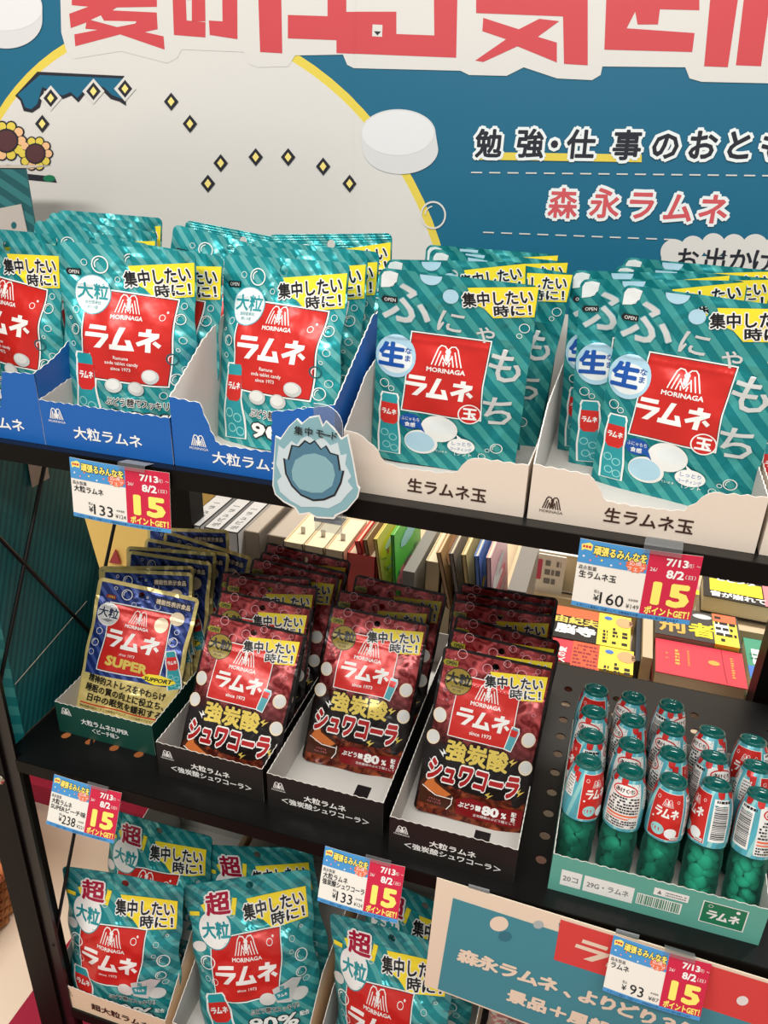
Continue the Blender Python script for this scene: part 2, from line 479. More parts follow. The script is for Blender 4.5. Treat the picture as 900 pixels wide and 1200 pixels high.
    def barcode(s, x0, y0, x1, y1, m='black', l=3, seed=3, horiz=False):
        r = random.Random(seed); t = x0 if not horiz else y0; e = x1 if not horiz else y1
        while t < e:
            k = r.uniform(.25, .9) * (e - (x0 if not horiz else y0)) / 26
            if not horiz: s.rect(t, y0, min(t + k, e), y1, m, l)
            else: s.rect(x0, t, x1, min(t + k, e), m, l)
            t += k + r.uniform(.3, .9) * (e - (x0 if not horiz else y0)) / 30
        return s
    def emit(s, mb, fn, L=None):
        """write the ink into mb; fn(x, y, layer) -> point; triangles are cut until no edge exceeds L (millimetres)"""
        for idx, (v, f, m, l) in enumerate(s.it):
            l = l + (idx % 11) * .04
            key = {}; V = []; F = []
            def vid(p):
                k = (round(p[0], 4), round(p[1], 4))
                if k not in key: key[k] = len(V); V.append(fn(p[0], p[1], l))
                return key[k]
            st = [(v[a], v[b], v[c]) for a, b, c in f]
            while st:
                a, b, c = st.pop()
                if L:
                    e = [(math.dist(a, b), 0), (math.dist(b, c), 1), (math.dist(c, a), 2)]; q, i = max(e)
                    if q > L:
                        if i == 1: a, b, c = b, c, a
                        elif i == 2: a, b, c = c, a, b
                        mdp = ((a[0] + b[0]) / 2, (a[1] + b[1]) / 2); st += [(a, mdp, c), (mdp, b, c)]; continue
                # y runs down in the art, so wind the face to look outwards
                ar = (b[0] - a[0]) * (c[1] - a[1]) - (c[0] - a[0]) * (b[1] - a[1])
                if abs(ar) < 1e-9: continue
                F.append((vid(a), vid(c), vid(b)) if ar > 0 else (vid(a), vid(b), vid(c)))
            if F: mb.add(V, F, m)
def flat_front(x0, y, ztop, sgn=1):
    """art on a vertical face looking to -y; millimetres from (x0, ztop)"""
    return lambda a, b, l: (x0 + a / 1000, y - .0002 - .00015 * l, ztop - b / 1000)
# ------------------------------------------------------------------ pixel of a traced flat print -> point on its own plane
def at(px, py, y=.3945):
    c = ((px - 450) / FPX, (py - 600) / FPX, 1.0)
    r = [sum(RX[i][k] * c[k] for k in range(3)) for i in range(3)]
    t = (y - CAM[1]) / r[1]
    return (CAM[0] + r[0] * t, CAM[2] + r[2] * t)
# ------------------------------------------------------------------ setting
FL = -1.0
def struct(name, mb):
    o = mb.build(name); o['kind'] = 'structure'; return o
black = mat('black_paint', (13, 12, 12), .34, 0, .4, bump=.05, bscale=900)
blackedge = mat('black_edge', (14, 11, 8), .5, 0, .12)
struct('floor', MB().box((-3, -2, FL - .05), (3, 3, FL), mat('floor_cream', (226, 206, 184), .4, vary=.05, bscale=6)))
struct('wall_back', MB().box((-3, 2.9, FL), (3, 3.0, 1.8), mat('wall_paint', (222, 206, 180), .7)))
carp = mat('carpet_crimson', (150, 18, 50), .9, bump=.4, bscale=400)
struct('trim_1', MB().box((-.592, -1.2, FL), (1.2, .43, FL + .003), carp))
struct('trim_2', MB().box((-1.6, .43, FL), (1.2, .475, FL + .05), carp))

# ------------------------------------------------------------------ the rack
rack = tag(empty('display_rack', (0, .19, FL)), 'tall black steel rack of three perforated shelves holding the candy trays', 'rack')
def rk(mb, name, **k): return mb.build(name, rack, loc=(0, -.19, -FL), **k)
def post(x0, x1, y0, y1, z1=.55, inner=None):
    b = MB().box((x0, y0, FL), (x1, y1, z1), blackedge)
    if inner: b.box((inner[0], y0 + .004, FL), (inner[1], y0 + .0085, z1), black)
    return rk(b, 'post')
POSTF = post(-.475, -.437, -.004, .03, inner=(-.437, -.4195))
scr = MB(); scr.lathe([(0, .003), (.004, .003), (.0062, .0015), (.0066, 0)], mat('screw_steel', (216, 206, 180), .25, 1.0), 16)
scr.box((-.003, -.0008, .0028), (.003, .0008, .0033), black); scr.box((-.0008, -.003, .0028), (.0008, .003, .0033), black)
so = scr.build('screw', POSTF, smooth=False); so.location = (-.4445, -.0045, -.406); so.rotation_euler = (math.radians(90), 0, 0)
post(-.462, -.4155, .400, .437); post(.39, .432, .400, .437); post(.437, .475, -.004, .03)
def shelf(ztop, holes):
    b = MB(); H = [circ(x, y, .0056, n=12) for x, y in holes]
    x0, x1, y1 = -.4195, .432, .386
    b.prism([(x0 - .0175, .009), (x0, .009), (x0, 0), (x1, 0), (x1, y1), (x0 - .0175, y1)], lambda p, q, d: (p, q, ztop - d), .0016, black, holes=H)
    b.box((x0, -.0015, ztop - .0165), (x1, 0, ztop), blackedge)
    b.box((x0, y1, ztop - .0165), (x1, y1 + .0015, ztop), blackedge)
    b.box((x0, 0, ztop - .0165), (x0 + .0015, y1, ztop - .0016), blackedge); b.box((x1 - .0015, 0, ztop - .0165), (x1, y1, ztop - .0016), blackedge)
    return rk(b, 'shelf')
hl = [(.159 + o, .0525 + .0313 * k) for o in (0, .0613, .155, .245) for k in range(10)]
hl += [(-.3925 + .0322 * i, .0515) for i in range(17)]
shelf(.015, []); shelf(-.3725, hl); shelf(-.816, [])
def brace(a, b_): rk(MB().tube([(-.4265, *a), (-.4265, *b_)], .0023, black), 'brace')
brace((.0, -.287), (.168, -.0005)); brace((.0, -.038), (.385, -.688)); brace((.121, -.3715), (.354, .0)); brace((.0, -.69), (.168, -.392))

# ------------------------------------------------------------------ poster behind the top shelf (two joined sheets)
poster = tag(empty('wall_poster', (0, .395, .02)), 'big teal and white promotional poster with red headline behind the top shelf', 'poster')
PP = Art()
def pxp(pts): return [(1000 * a, -1000 * b) for a, b in (at(x, y) for x, y in pts)]
def pp(pts, m, l, holes=()): PP.poly(pxp(pts), m, l, [pxp(h) for h in holes])
paper = mat('poster_paper', (217, 214, 209), .45); pteal = mat('poster_teal', (17, 100, 131), .45)
pyel = mat('poster_yellow', (226, 204, 80), .45); pred = mat('poster_red', (203, 70, 76), .45); pnavy = mat('poster_navy', (28, 30, 42), .5)
import_pts = [(0, 137), (37, 85), (75, 56), (345, 70), (420, 130), (480.5, 205.5), (508, 278)]
q = pxp(import_pts)
# circle through the traced rim (least squares)
n = len(q); sx = sum(p[0] for p in q) / n; sy = sum(p[1] for p in q) / n
suu = sum((p[0] - sx) ** 2 for p in q); svv = sum((p[1] - sy) ** 2 for p in q); suv = sum((p[0] - sx) * (p[1] - sy) for p in q)
suuu = sum((p[0] - sx) ** 3 for p in q); svvv = sum((p[1] - sy) ** 3 for p in q)
suvv = sum((p[0] - sx) * (p[1] - sy) ** 2 for p in q); svuu = sum((p[1] - sy) * (p[0] - sx) ** 2 for p in q)
d_ = suu * svv - suv ** 2
uc = (svv * (suuu + suvv) / 2 - suv * (svvv + svuu) / 2) / d_; vc = (suu * (svvv + svuu) / 2 - suv * (suuu + suvv) / 2) / d_
Rc = math.sqrt(uc ** 2 + vc ** 2 + (suu + svv) / n); cxx, cyy = uc + sx, vc + sy
PX0, PX1, PZ0, PZ1, SEAM = -860, 640, -15, -520, -164.4
def clipc(r):
    return [(x, min(PZ0, y)) for x, y in circ(cxx, cyy, r, n=96)]
PP.rect(PX0, PZ1, PX1, PZ0, pteal, 0)
PP.poly(clipc(Rc + 4.5), pyel, 1); PP.poly(clipc(Rc - 4.5), paper, 2)
# headline
pp([(70, -40), (72, 38), (78, 60), (87, 69), (142, 60), (196, 74), (208, 68), (213, 58), (286, 61), (292, 75), (302, 79), (338, 78), (346, 65), (402, 64), (407, 76), (415, 80), (540, 83), (550, 88), (594, 89), (614, 79), (653, 92), (694, 94), (704, 88), (706, 78), (803, 79), (808, 92), (822, 96), (960, 99), (960, -40)], paper, 4)
k = 4.09; R1 = lambda p: [(x / k, y / k) for x, y in p]
pp(R1([(345, -160), (752, -160), (753, 33), (560, 36), (540, 50), (752, 60), (757, 140), (695, 154), (785, 174), (790, 238), (577, 165), (362, 222), (357, 165), (470, 143), (410, 138), (415, 108), (340, 135), (333, 66), (425, 32), (345, 25)]), pred, 5)
pp(R1([(437, 96), (485, 74), (500, 100), (655, 103), (650, 113), (563, 130)]), paper, 6)
H2 = lambda p: [(x / 2, y / 2) for x, y in p]
pp(H2([(402, -90), (480, -90), (482, 50), (450, 50), (450, 0), (436, 0), (438, 48), (482, 52), (482, 88), (408, 82)]), pred, 5)
pp(H2([(490, 48), (522, 50), (520, -90), (556, -90), (557, 92), (492, 82)]), pred, 5)
pp(H2([(603, -90), (658, -90), (662, 125), (610, 122)]), pred, 5)
pp(H2([(675, 35), (768, 38), (768, -90), (812, -90), (812, 95), (675, 90)]), pred, 5)
Z2 = lambda p: [(400 + x / 1.8, y / 1.8) for x, y in p]
pp(Z2([(-10, 25), (117, 25), (117, 72), (197, 75), (195, -80), (247, -80), (243, 122), (-10, 112)]), pred, 5)
pp(Z2([(67, 52), (88, 53), (87, 78), (66, 77)]), paper, 6); pp(Z2([(70, 66), (85, 67), (77, 75)]), pnavy, 7)
pp(Z2([(285, -80), (520, -80), (520, 138), (470, 135), (468, 35), (285, 28)]), pred, 5)
pp(Z2([(300, 38), (375, 62), (418, 40), (460, 45), (415, 78), (455, 90), (455, 132), (372, 98), (300, 131), (283, 128), (348, 83), (298, 66)]), pred, 5)
pp(Z2([(562, -80), (755, -80), (755, 22), (672, 20), (668, 52), (625, 52), (620, 25), (602, 60), (745, 70), (740, 110), (555, 105)]), pred, 5)
pp(Z2([(785, -80), (848, -80), (815, 142), (765, 140)]), pred, 5); pp(Z2([(858, -80), (915, -80), (885, 140), (832, 138)]), pred, 5)
pp([(893, -40), (960, -40), (960, 78), (908, 77)], pred, 5)
# big pale tablets printed on it
tl1 = mat('poster_pale', (214, 214, 214), .45); tl2 = mat('poster_pale_top', (226, 226, 227), .45)
pp(circ(8, 8, 42, 28, 24, 180, 360) + circ(8, 24, 42, 33, 24, 0, 180), tl1, 6); pp(circ(8, 10, 42, 26), tl2, 7)
pp(circ(467, 156, 44, 28, 24, 180, 360) + circ(470, 175, 44, 29, 24, 0, 180), tl1, 6)
pp(circ(467, 156, 42, 26, 40), tl2, 7)
# blue sky panel with cloud edge, sunflowers, sparkles
pp([(44, 84), (146, 89), (148, 124), (140, 119), (130, 116), (122, 108), (113, 102), (100, 110), (92, 120), (84, 112), (74, 116), (64, 112), (52, 106), (47, 126), (38, 132), (28, 130), (24, 118), (18, 112)], pnavy, 5)
pp([(47, 88), (143, 92), (144, 116), (138, 114), (131, 111), (123, 103), (112, 98), (99, 106), (91, 115), (83, 108), (74, 112), (64, 108), (50, 102), (44, 122), (37, 128), (30, 126), (26, 116), (21, 111)], pteal, 6)
pp([(-60, 194), (64, 207), (67, 214), (-60, 202)], pnavy, 5)
pp(circ(10, 200, 13, 7), pnavy, 5.2); pp(circ(10, 201, 11, 5), 'green', 5.4); pp(circ(58, 209, 7, 4), 'green', 5.4)
for cx, cy, r in ((8, 165, 14), (42, 180, 12)):
    for a in range(10):
        t = 2 * math.pi * a / 10
        pp(circ(cx + math.cos(t) * r * 1.25, cy + math.sin(t) * r * 1.25, r * .5, n=12), pnavy, 6)
        pp(circ(cx + math.cos(t) * r * 1.25, cy + math.sin(t) * r * 1.25, r * .37, n=12), pyel if a % 3 else mat('petal_pink', (240, 190, 140), .5), 7)
    pp(circ(cx, cy, r * 1.02), pnavy, 8); pp(circ(cx, cy, r * .88), mat('seed_brown', (84, 46, 50), .5), 9)
for x, y in ((60, 115), (110, 107), (147, 104), (201, 119), (223, 145), (50, 145), (244, 215), (259, 191), (300, 184), (338, 184), (379, 195), (410, 215)):
    if (x, y) in ((60, 115), (110, 107), (147, 104)): pp([(x - 13, y), (x, y - 15), (x + 13, y), (x, y + 15)], paper, 7)
    pp([(x - 8.5, y), (x, y - 10.5), (x + 8.5, y), (x, y + 10.5)], pnavy, 8); pp([(x - 4, y), (x, y - 5.5), (x + 4, y), (x, y + 5.5)], mat('spark', (244, 224, 130), .5), 9)
# right-hand lettering
pp([(556, 178), (752, 181), (752, 190), (555, 187)], pyel, 5)
for s, x, y in (('勉', 573, 168), ('強', 622, 168), ('・', 650, 169), ('仕', 681, 169), ('事', 735, 170), ('の', 780, 170), ('お', 824, 170), ('と', 866, 170), ('も', 908, 171)):
    a, b = pxp([(x, y)])[0]; PP.text(s, a, b, 29, pnavy, 8, 1.5, .03, out='glow', ow=.1)
for s, x, y in (('森', 660, 238), ('永', 709, 238), ('ラ', 752, 240), ('ム', 795, 243), ('ネ', 836, 245)):
    a, b = pxp([(x, y)])[0]; PP.text(s, a, b, 31, mat('poster_script', (206, 84, 90), .5), 8, 1.5, .025, out='glow', ow=.1)
for (xa, ya), (xb, yb), nn in (((553, 202), (915, 206), 17), ((567, 272), (800, 281), 11)):
    for i in range(nn):
        t0, t1 = i / nn, (i + .55) / nn
        PP.stroke(pxp([(xa + (xb - xa) * t0, ya + (yb - ya) * t0), (xa + (xb - xa) * t1, ya + (yb - ya) * t1)]), 1.3, paper, 5)
a, b = pxp([(508, 252)])[0]; PP.ring(a, b, 15, 2, paper, 6); PP.ring(a, b, 10, 1.4, paper, 6, a0=180, a1=260, n=8)
for x, y, r in ((790, 296, 16), (812, 290, 14), (836, 287, 14), (860, 288, 14), (885, 290, 16), (910, 295, 18)): pp(circ(x, y, r), paper, 6)
pp([(775, 300), (775, 345), (940, 360), (940, 300)], paper, 6)
for s, x in (('お', 806), ('出', 838), ('か', 868), ('け', 895)):
    a, b = pxp([(x, 303 + (x - 806) * .02)])[0]; PP.text(s, a, b, 24, pnavy, 8, 1.5, .02)
for sgn in (0, 1):
    lo, hi = (PX0, SEAM) if sgn == 0 else (SEAM, PX1)
    S = Art()
    def cl(poly, x, keep):          # Sutherland-Hodgman against the seam
        o = []
        for i in range(len(poly)):
            a, b = poly[i - 1], poly[i]; ia, ib = (a[0] <= x) == keep, (b[0] <= x) == keep
            if ia != ib:
                t = (x - a[0]) / (b[0] - a[0]); o.append((x, a[1] + t * (b[1] - a[1])))
            if ib: o.append(b)
        return o
    for v, f, m, l in PP.it:
        V = []; F = []
        for t in f:
            c = cl([v[i] for i in t], SEAM, sgn == 0)
            if len(c) >= 3:
                for i in range(1, len(c) - 1): F.append((len(V), len(V) + i, len(V) + i + 1))
                V += c
        if F: S.raw(V, F, m, l)
    b = MB(); y = .395 - .0012 * sgn
    b.box((lo / 1000, y, -PZ0 / 1000), (hi / 1000, y + .001, -PZ1 / 1000), paper)
    S.emit(b, lambda p, q_, l: (p / 1000, y - .0002 - .00015 * l, -q_ / 1000))
    b.build('poster_sheet', poster, loc=(0, -.395, -.02))
# ------------------------------------------------------------------ candy pouches
def smooth(a, b, x):
    t = min(1, max(0, (x - a) / (b - a))); return t * t * (3 - 2 * t)
class Surf:
    def __init__(s, W, H, hs, T, base, seed, wr=.0004, neck=.0, r=.006):
        s.W, s.H, s.hs, s.T, s.base, s.wr, s.neck, s.r = W, H, hs, T, base, wr, neck, r
        g = random.Random(seed); s.w = []
        for i in range(7):
            a = g.uniform(0, math.pi); k = 2 * math.pi / g.uniform(.026, .06)
            s.w.append((math.cos(a) * k, math.sin(a) * k, g.uniform(0, 6.28), g.uniform(.4, 1)))
        s.c1 = g.uniform(-.006, .006); s.c2 = g.uniform(-.005, .005)
    def d(s, x, z):
        u = min(1, abs(x) / (s.W / 2)); zz = z / (s.H - s.hs)
        if zz >= 1: return .0006
        prof = (s.base + (1 - s.base) * smooth(0, .4, zz)) * (1 - smooth(.6, 1, zz))
        t = s.T * prof * max(0, 1 - u ** 2.4) ** .8
        mk = (1 - u ** 4) * (1 - smooth(.82, 1, zz))
        t += s.wr * mk * sum(a * math.sin(kx * x + kz * z + p) for kx, kz, p, a in s.w)
        t += .0007 * math.exp(-((zz - .93) / .012) ** 2) * (1 - u ** 8)
        return .0006 + max(0, t)
    def p(s, x, z, off=0, side=-1):
        zz = max(0, z / s.H)
        prof = (s.base + (1 - s.base) * smooth(0, .4, zz)) * (1 - smooth(.6, 1, zz))
        xx = x * (1 - s.neck * prof * (.6 + .4 * math.sin(zz * 17 + s.c1 * 900 * 2 * x / s.W)))
        bend = s.c1 * zz ** 2 * (2 * x / s.W) + s.c2 * zz ** 3 * (2 * x / s.W) ** 2
        return (xx, side * (s.d(x, z) * (1 if side < 0 else .75) + off) + bend, z)
def make_pouch(name, S, fm, art, hole=(0, .011, .0035), gusset=True, ribs=False, sx=1, sy=1):
    """-> Empty with film, top seal (> nothing) and base gusset; art is printed on the front"""
    root = empty(name)
    W, H, hs, r = S.W, S.H, S.hs, S.r
    nx, nz = 40, 60; b = MB(); b.uv = []
    def half(z):
        if gusset or z > r: return W / 2
        return W / 2 - r + math.sqrt(max(0, r * r - (r - z) ** 2))
    hz = H - hs
    for side in (-1, 1):
        V = []; 
        for j in range(nz + 1):
            z = hz * j / nz
            for i in range(nx + 1):
                x = half(z) * (2 * i / nx - 1); V.append(S.p(x, z, 0, side)); b.uv.append((x, z))
        F = []
        for j in range(nz):
            for i in range(nx):
                a = j * (nx + 1) + i; F.append((a, a + 1, a + nx + 2, a + nx + 1) if side < 0 else (a, a + nx + 1, a + nx + 2, a + 1))
        b.add(V, F, fm)
    o2 = (nx + 1) * (nz + 1); F = []
    for j in range(nz):
        for i in (0, nx):
            a = j * (nx + 1) + i; F.append((a, a + nx + 1, a + nx + 1 + o2, a + o2))
    for q in F: b.f.append(q); b.m.append(0)
    def fn(a, c, l):
        x = a * sx / 1000 - W / 2; z = H - c * sy / 1000
        p = S.p(x, z, .00035 + .00018 * l); b.uv.append((x, z)); return p
    art.emit(b, fn, 3.2)
    film_o = b.build('film', root, smooth=math.radians(60))
    s = MB(); s.uv = []
    out = [(-W / 2, hz), (W / 2, hz), (W / 2, H - r)] + [(W / 2 - r + r * math.cos(t), H - r + r * math.sin(t)) for t in [math.radians(15 * k) for k in range(1, 6)]] + [(W / 2 - r, H)] + [(-W / 2 + r, H)] + [(-W / 2 + r - r * math.sin(t), H - r + r * math.cos(t)) for t in [math.radians(15 * k) for k in range(1, 6)]] + [(-W / 2, H - r)]
    hc = circ(hole[0], H - hole[1], hole[2], n=14)
    tri = tessellate_polygon([[Vector((x, z, 0)) for x, z in l] for l in (out, hc)]); fl = out + hc
    A = Art(); A.raw([(x * 1000, z * 1000) for x, z in fl], [tuple(t) for t in tri], fm, 0)
    for side in (-1, 1):
        def fs(a, c, l):
            x, z = a / 1000, c / 1000; s.uv.append((x, z)); p = S.p(x, z, 0, side)
            if ribs and side < 0: p = (p[0], p[1] - .0003 * math.sin(z * 2600), p[2])
            return p
        A.emit(s, fs, 4.0 if not ribs else 2.0)
    s.build('top_seal', root, smooth=math.radians(60))
    if gusset:
        g = MB(); g.uv = []; V = []; F = []
        for i in range(nx + 1):
            x = W / 2 * (2 * i / nx - 1)
            f_, k_ = S.p(x, 0, 0, -1), S.p(x, 0, 0, 1); V += [f_, ((f_[0]), (f_[1] + k_[1]) / 2, .012 * (1 - (2 * i / nx - 1) ** 2)), k_]; g.uv += [(x, 0), (x, .01), (x, 0)]
        for i in range(nx):
            a = i * 3; F += [(a, a + 3, a + 4, a + 1), (a + 1, a + 4, a + 5, a + 2)]
        g.add(V, F, fm); g.build('base_gusset', root, smooth=True)
    KIDS[root] = [c for c in bpy.data.objects if c.parent == root]
    return root

def art_large(W):
    a = Art()
    for x, y, r in ((38, 18, 8), (23.5, 17, 3), (54, 30, 2.6), (115, 60, 5), (116.5, 79, 3.2), (107, 97, 5.5), (111, 116, 6), (16, 78, 5), (13, 92, 2.4), (117, 48, 3), (118, 106, 3.5), (120, 128, 3), (15, 60, 3.4), (100, 132, 3.5), (9, 68, 1.6), (112, 88, 1.8)): a.bubble(x, y, r)
    a.ring(107, 97, 5.5, 1.2, foil('dteal'), 2.2)
    a.open(13, 26, 14)
    a.panel([(24, 40), (66, 42), (110, 44), (108, 70), (103, 122), (64, 122), (22, 120), (26, 86)], foil('red'))
    a.ring(98.5, 60, 3, .6, 'white', 3, n=14); a.disc(103, 55, 1.1, 'white', 3, n=10)
    a.logo(66, 58.5, 24, 'white', 3)
    a.ramune(63.5, 82, 71, 21, 'white', 3)
    a.text('Ramune', 61, 100, 4.6, 'white', 3, bold=.01); a.text('soda tablet candy', 61, 105, 4.6, 'white', 3, bold=.01); a.text('since 1973', 60, 110.5, 4.6, 'white', 3, bold=.01)
    a.disc(31.5, 45, 18, foil('mteal'), 3); a.disc(31.5, 45, 17, foil('glow'), 3.3)
    a.text('大粒', 31.5, 42, 15.5, foil('teal'), 4.5, bold=.02); a.text('当社従来比', 31.5, 52, 3.4, foil('teal'), 4.5); a.text('約1.5倍', 31.5, 56.5, 3.4, foil('teal'), 4.5)
    a.banner(64, 17, 61, 31, 10)
    for x, y in ((53, 127), (74, 128), (88, 115)): a.tablet(x, y, 8)
    a.bottle(24, 98, 24, 72, 3)
    a.text('ぶどう糖でスッキリ!', 76, 142, 8.5, 'black', 6, bold=.02, width=62, out='white', ow=.07)
    a.text('90%', 76, 157, 19, 'white', 6, bold=.03, width=58, out='black', ow=.05)
    return a
def art_soft(W):
    a = Art()
    st = foil('silver'); pale = foil('ltblue')
    a.poly([(2, 16), (2, 6), (4, 2.5), (9, 1.5), (15, 3), (14, 10), (9, 15)], foil('glow'), 1.2)
    a.poly(circ(40, 1.5, 8.5, 8, 16, 0, 180), foil('ltblue'), 1.2)
    a.disc(56, 17, 6, pale, 1.2)
    for x, y, r in ((113, 36, 4), (110, 43, 2.2), (9, 100, 4), (15, 104, 2.6), (13, 110, 1), (104, 147, 5), (97, 150, 2), (93, 157, 3), (10, 12, 2.2), (12, 7, 1.2)): a.bubble(x, y, r)
    a.open(9, 25.5, 13)
    # brush lettering
    a.text('ふ', 23, 27, 40, st, 2, 0, .015, 1.0, out=foil('mteal'), ow=.015)
    a.text('に', 58, 38, 22, st, 2, -4, .012, 1.1, .12); a.text('ゃ', 85, 44, 19, st, 2, -4, .012)
    a.text('も', 103, 70, 33, st, 2, 0, .016, .95, .08); a.text('ち', 101, 111, 31, st, 2, 0, .014, 1, .05)
    a.panel([(29, 52), (89, 52), (87, 90), (88, 121), (26, 121), (28, 86)], foil('red'))
    a.logo(58, 76, 25, 'white', 3)
    a.ramune(54, 97, 55, 18.5, 'white', 3)
    a.disc(80, 117, 9.2, 'white', 3.5); a.disc(80, 117, 8.2, foil('red'), 4); a.text('玉', 80, 116.5, 12, 'white', 5, bold=.04)
    a.disc(17, 74, 16.5, foil('ltblue'), 3, ry=19); a.disc(17, 76, 14, foil('glow'), 3.3, ry=13)
    a.text('生', 14, 73, 22, foil('blue'), 4.5, bold=.045); a.text('な', 27, 68, 6, foil('blue'), 4.5, bold=.02); a.text('ま', 27, 74.5, 6, foil('blue'), 4.5, bold=.02)
    a.bottle(14, 108, 19, 60, 2)
    a.disc(43, 151, 14, foil('white'), 3.2, ry=12); a.disc(57, 135, 15, foil('white'), 3.3, ry=12.5)
    a.disc(42, 151, 12.5, foil('ltblue'), 3.4, ry=10); a.disc(58, 134, 12.5, foil('ltblue'), 3.5, ry=9.5); a.disc(42, 150, 10, foil('glow'), 3.6, ry=7.5); a.disc(59, 133, 10, foil('glow'), 3.6, ry=7)
    a.disc(33, 132, 9, foil('blue'), 4, ry=7.5); a.poly([(38, 136), (46, 141), (41, 131)], foil('blue'), 4)
    a.text('ふにゃもち', 33, 129.5, 4.2, 'white', 5, bold=.02, width=15); a.text('食感', 33, 135, 4.6, 'white', 5, bold=.02)
    a.disc(76, 149, 11, 'white', 4, ry=7.5); a.poly([(73, 143), (71, 138), (78, 143)], 'white', 4)
    a.text('しっとり', 76, 146.5, 4.4, foil('blue'), 5, bold=.02, width=15); a.text('コーティング', 76, 152, 3.8, foil('blue'), 5, bold=.015, width=17)
    a.text('イラストは拡大しています', 50, 164 - 7, 2.6, 'white', 3); a.text('（ソフト', 78, 157, 4.4, 'white', 3)
    a.banner(68, 8, 51, 26, 11)
    return a
def art_super(W):
    a = Art(); blk = 'black'
    for x, y, r in ((36, 14, 6.5), (22, 9, 2), (46, 24, 3), (74, 20, 3.6), (13, 62, 4), (104, 44, 3), (103, 56, 5.5), (9, 88, 3.6), (11, 76, 4.5), (16, 30, 3), (60, 12, 1.4), (106, 74, 3)): a.bubble(x, y, r)
    a.open(18, 20, 12, foil('dred'), foil('gold'))
    a.rect(70, 9, 113, 18, 'navy', 2); a.text('機能性表示食品', 91.5, 13.6, 6.4, foil('cream'), 3, bold=.025, width=41)
    a.panel([(20, 28), (92, 26), (95, 60), (96, 101), (58, 104), (22, 105), (23, 66)], foil('red'))
    a.logo(57, 45, 23, 'white', 3); a.ramune(56, 66, 66, 20, 'white', 3)
    a.text('since 1973', 54, 82, 4.4, 'white', 3, bold=.01); a.text('SUPER', 56, 92.5, 15, foil('gold'), 4, -2, .05, width=52)
    a.disc(19.5, 41, 13.5, foil('white'), 3); a.disc(19.5, 41, 12.4, foil('silver'), 3.3); a.text('大粒', 19.5, 39, 12.5, 'navy', 4.5, bold=.03, out='white', ow=.04)
    a.poly([(12, 48), (20, 46), (27, 47), (21, 50)], 'grey', 4)
    a.disc(84, 40, 8, foil('cream'), 4, ry=9); a.disc(100, 29, 8.5, foil('cream'), 4, ry=8)
    a.bottle(102, 66, 15, 46, 18 + 0)
    a.poly([(76, 103), (84, 97), (98, 96), (112, 99), (116, 102), (110, 106), (94, 108), (82, 106)], 'yellow', 5)
    a.text('SUPPORT', 96, 102, 6.2, blk, 6, 2, .04, shear=.25, width=32)
    a.text('精神的ストレスをやわらげ', 60, 119, 10, blk, 3, -2, .025, width=96); a.text('睡眠の質の向上に役立ち、', 59, 130.5, 10, blk, 3, -2, .025, width=96); a.text('日中の眠気を緩和する', 61, 142, 10, blk, 3, -2, .025, width=90)
    a.rect(8, 148, 112, 149.4, foil('red'), 3); a.text('機能性関与成分：ラフマ由来ヒペロシド・ラフマ由来イソクエルシトリン', 60, 152.6, 3.2, blk, 3, 0, .01, width=104)
    return a
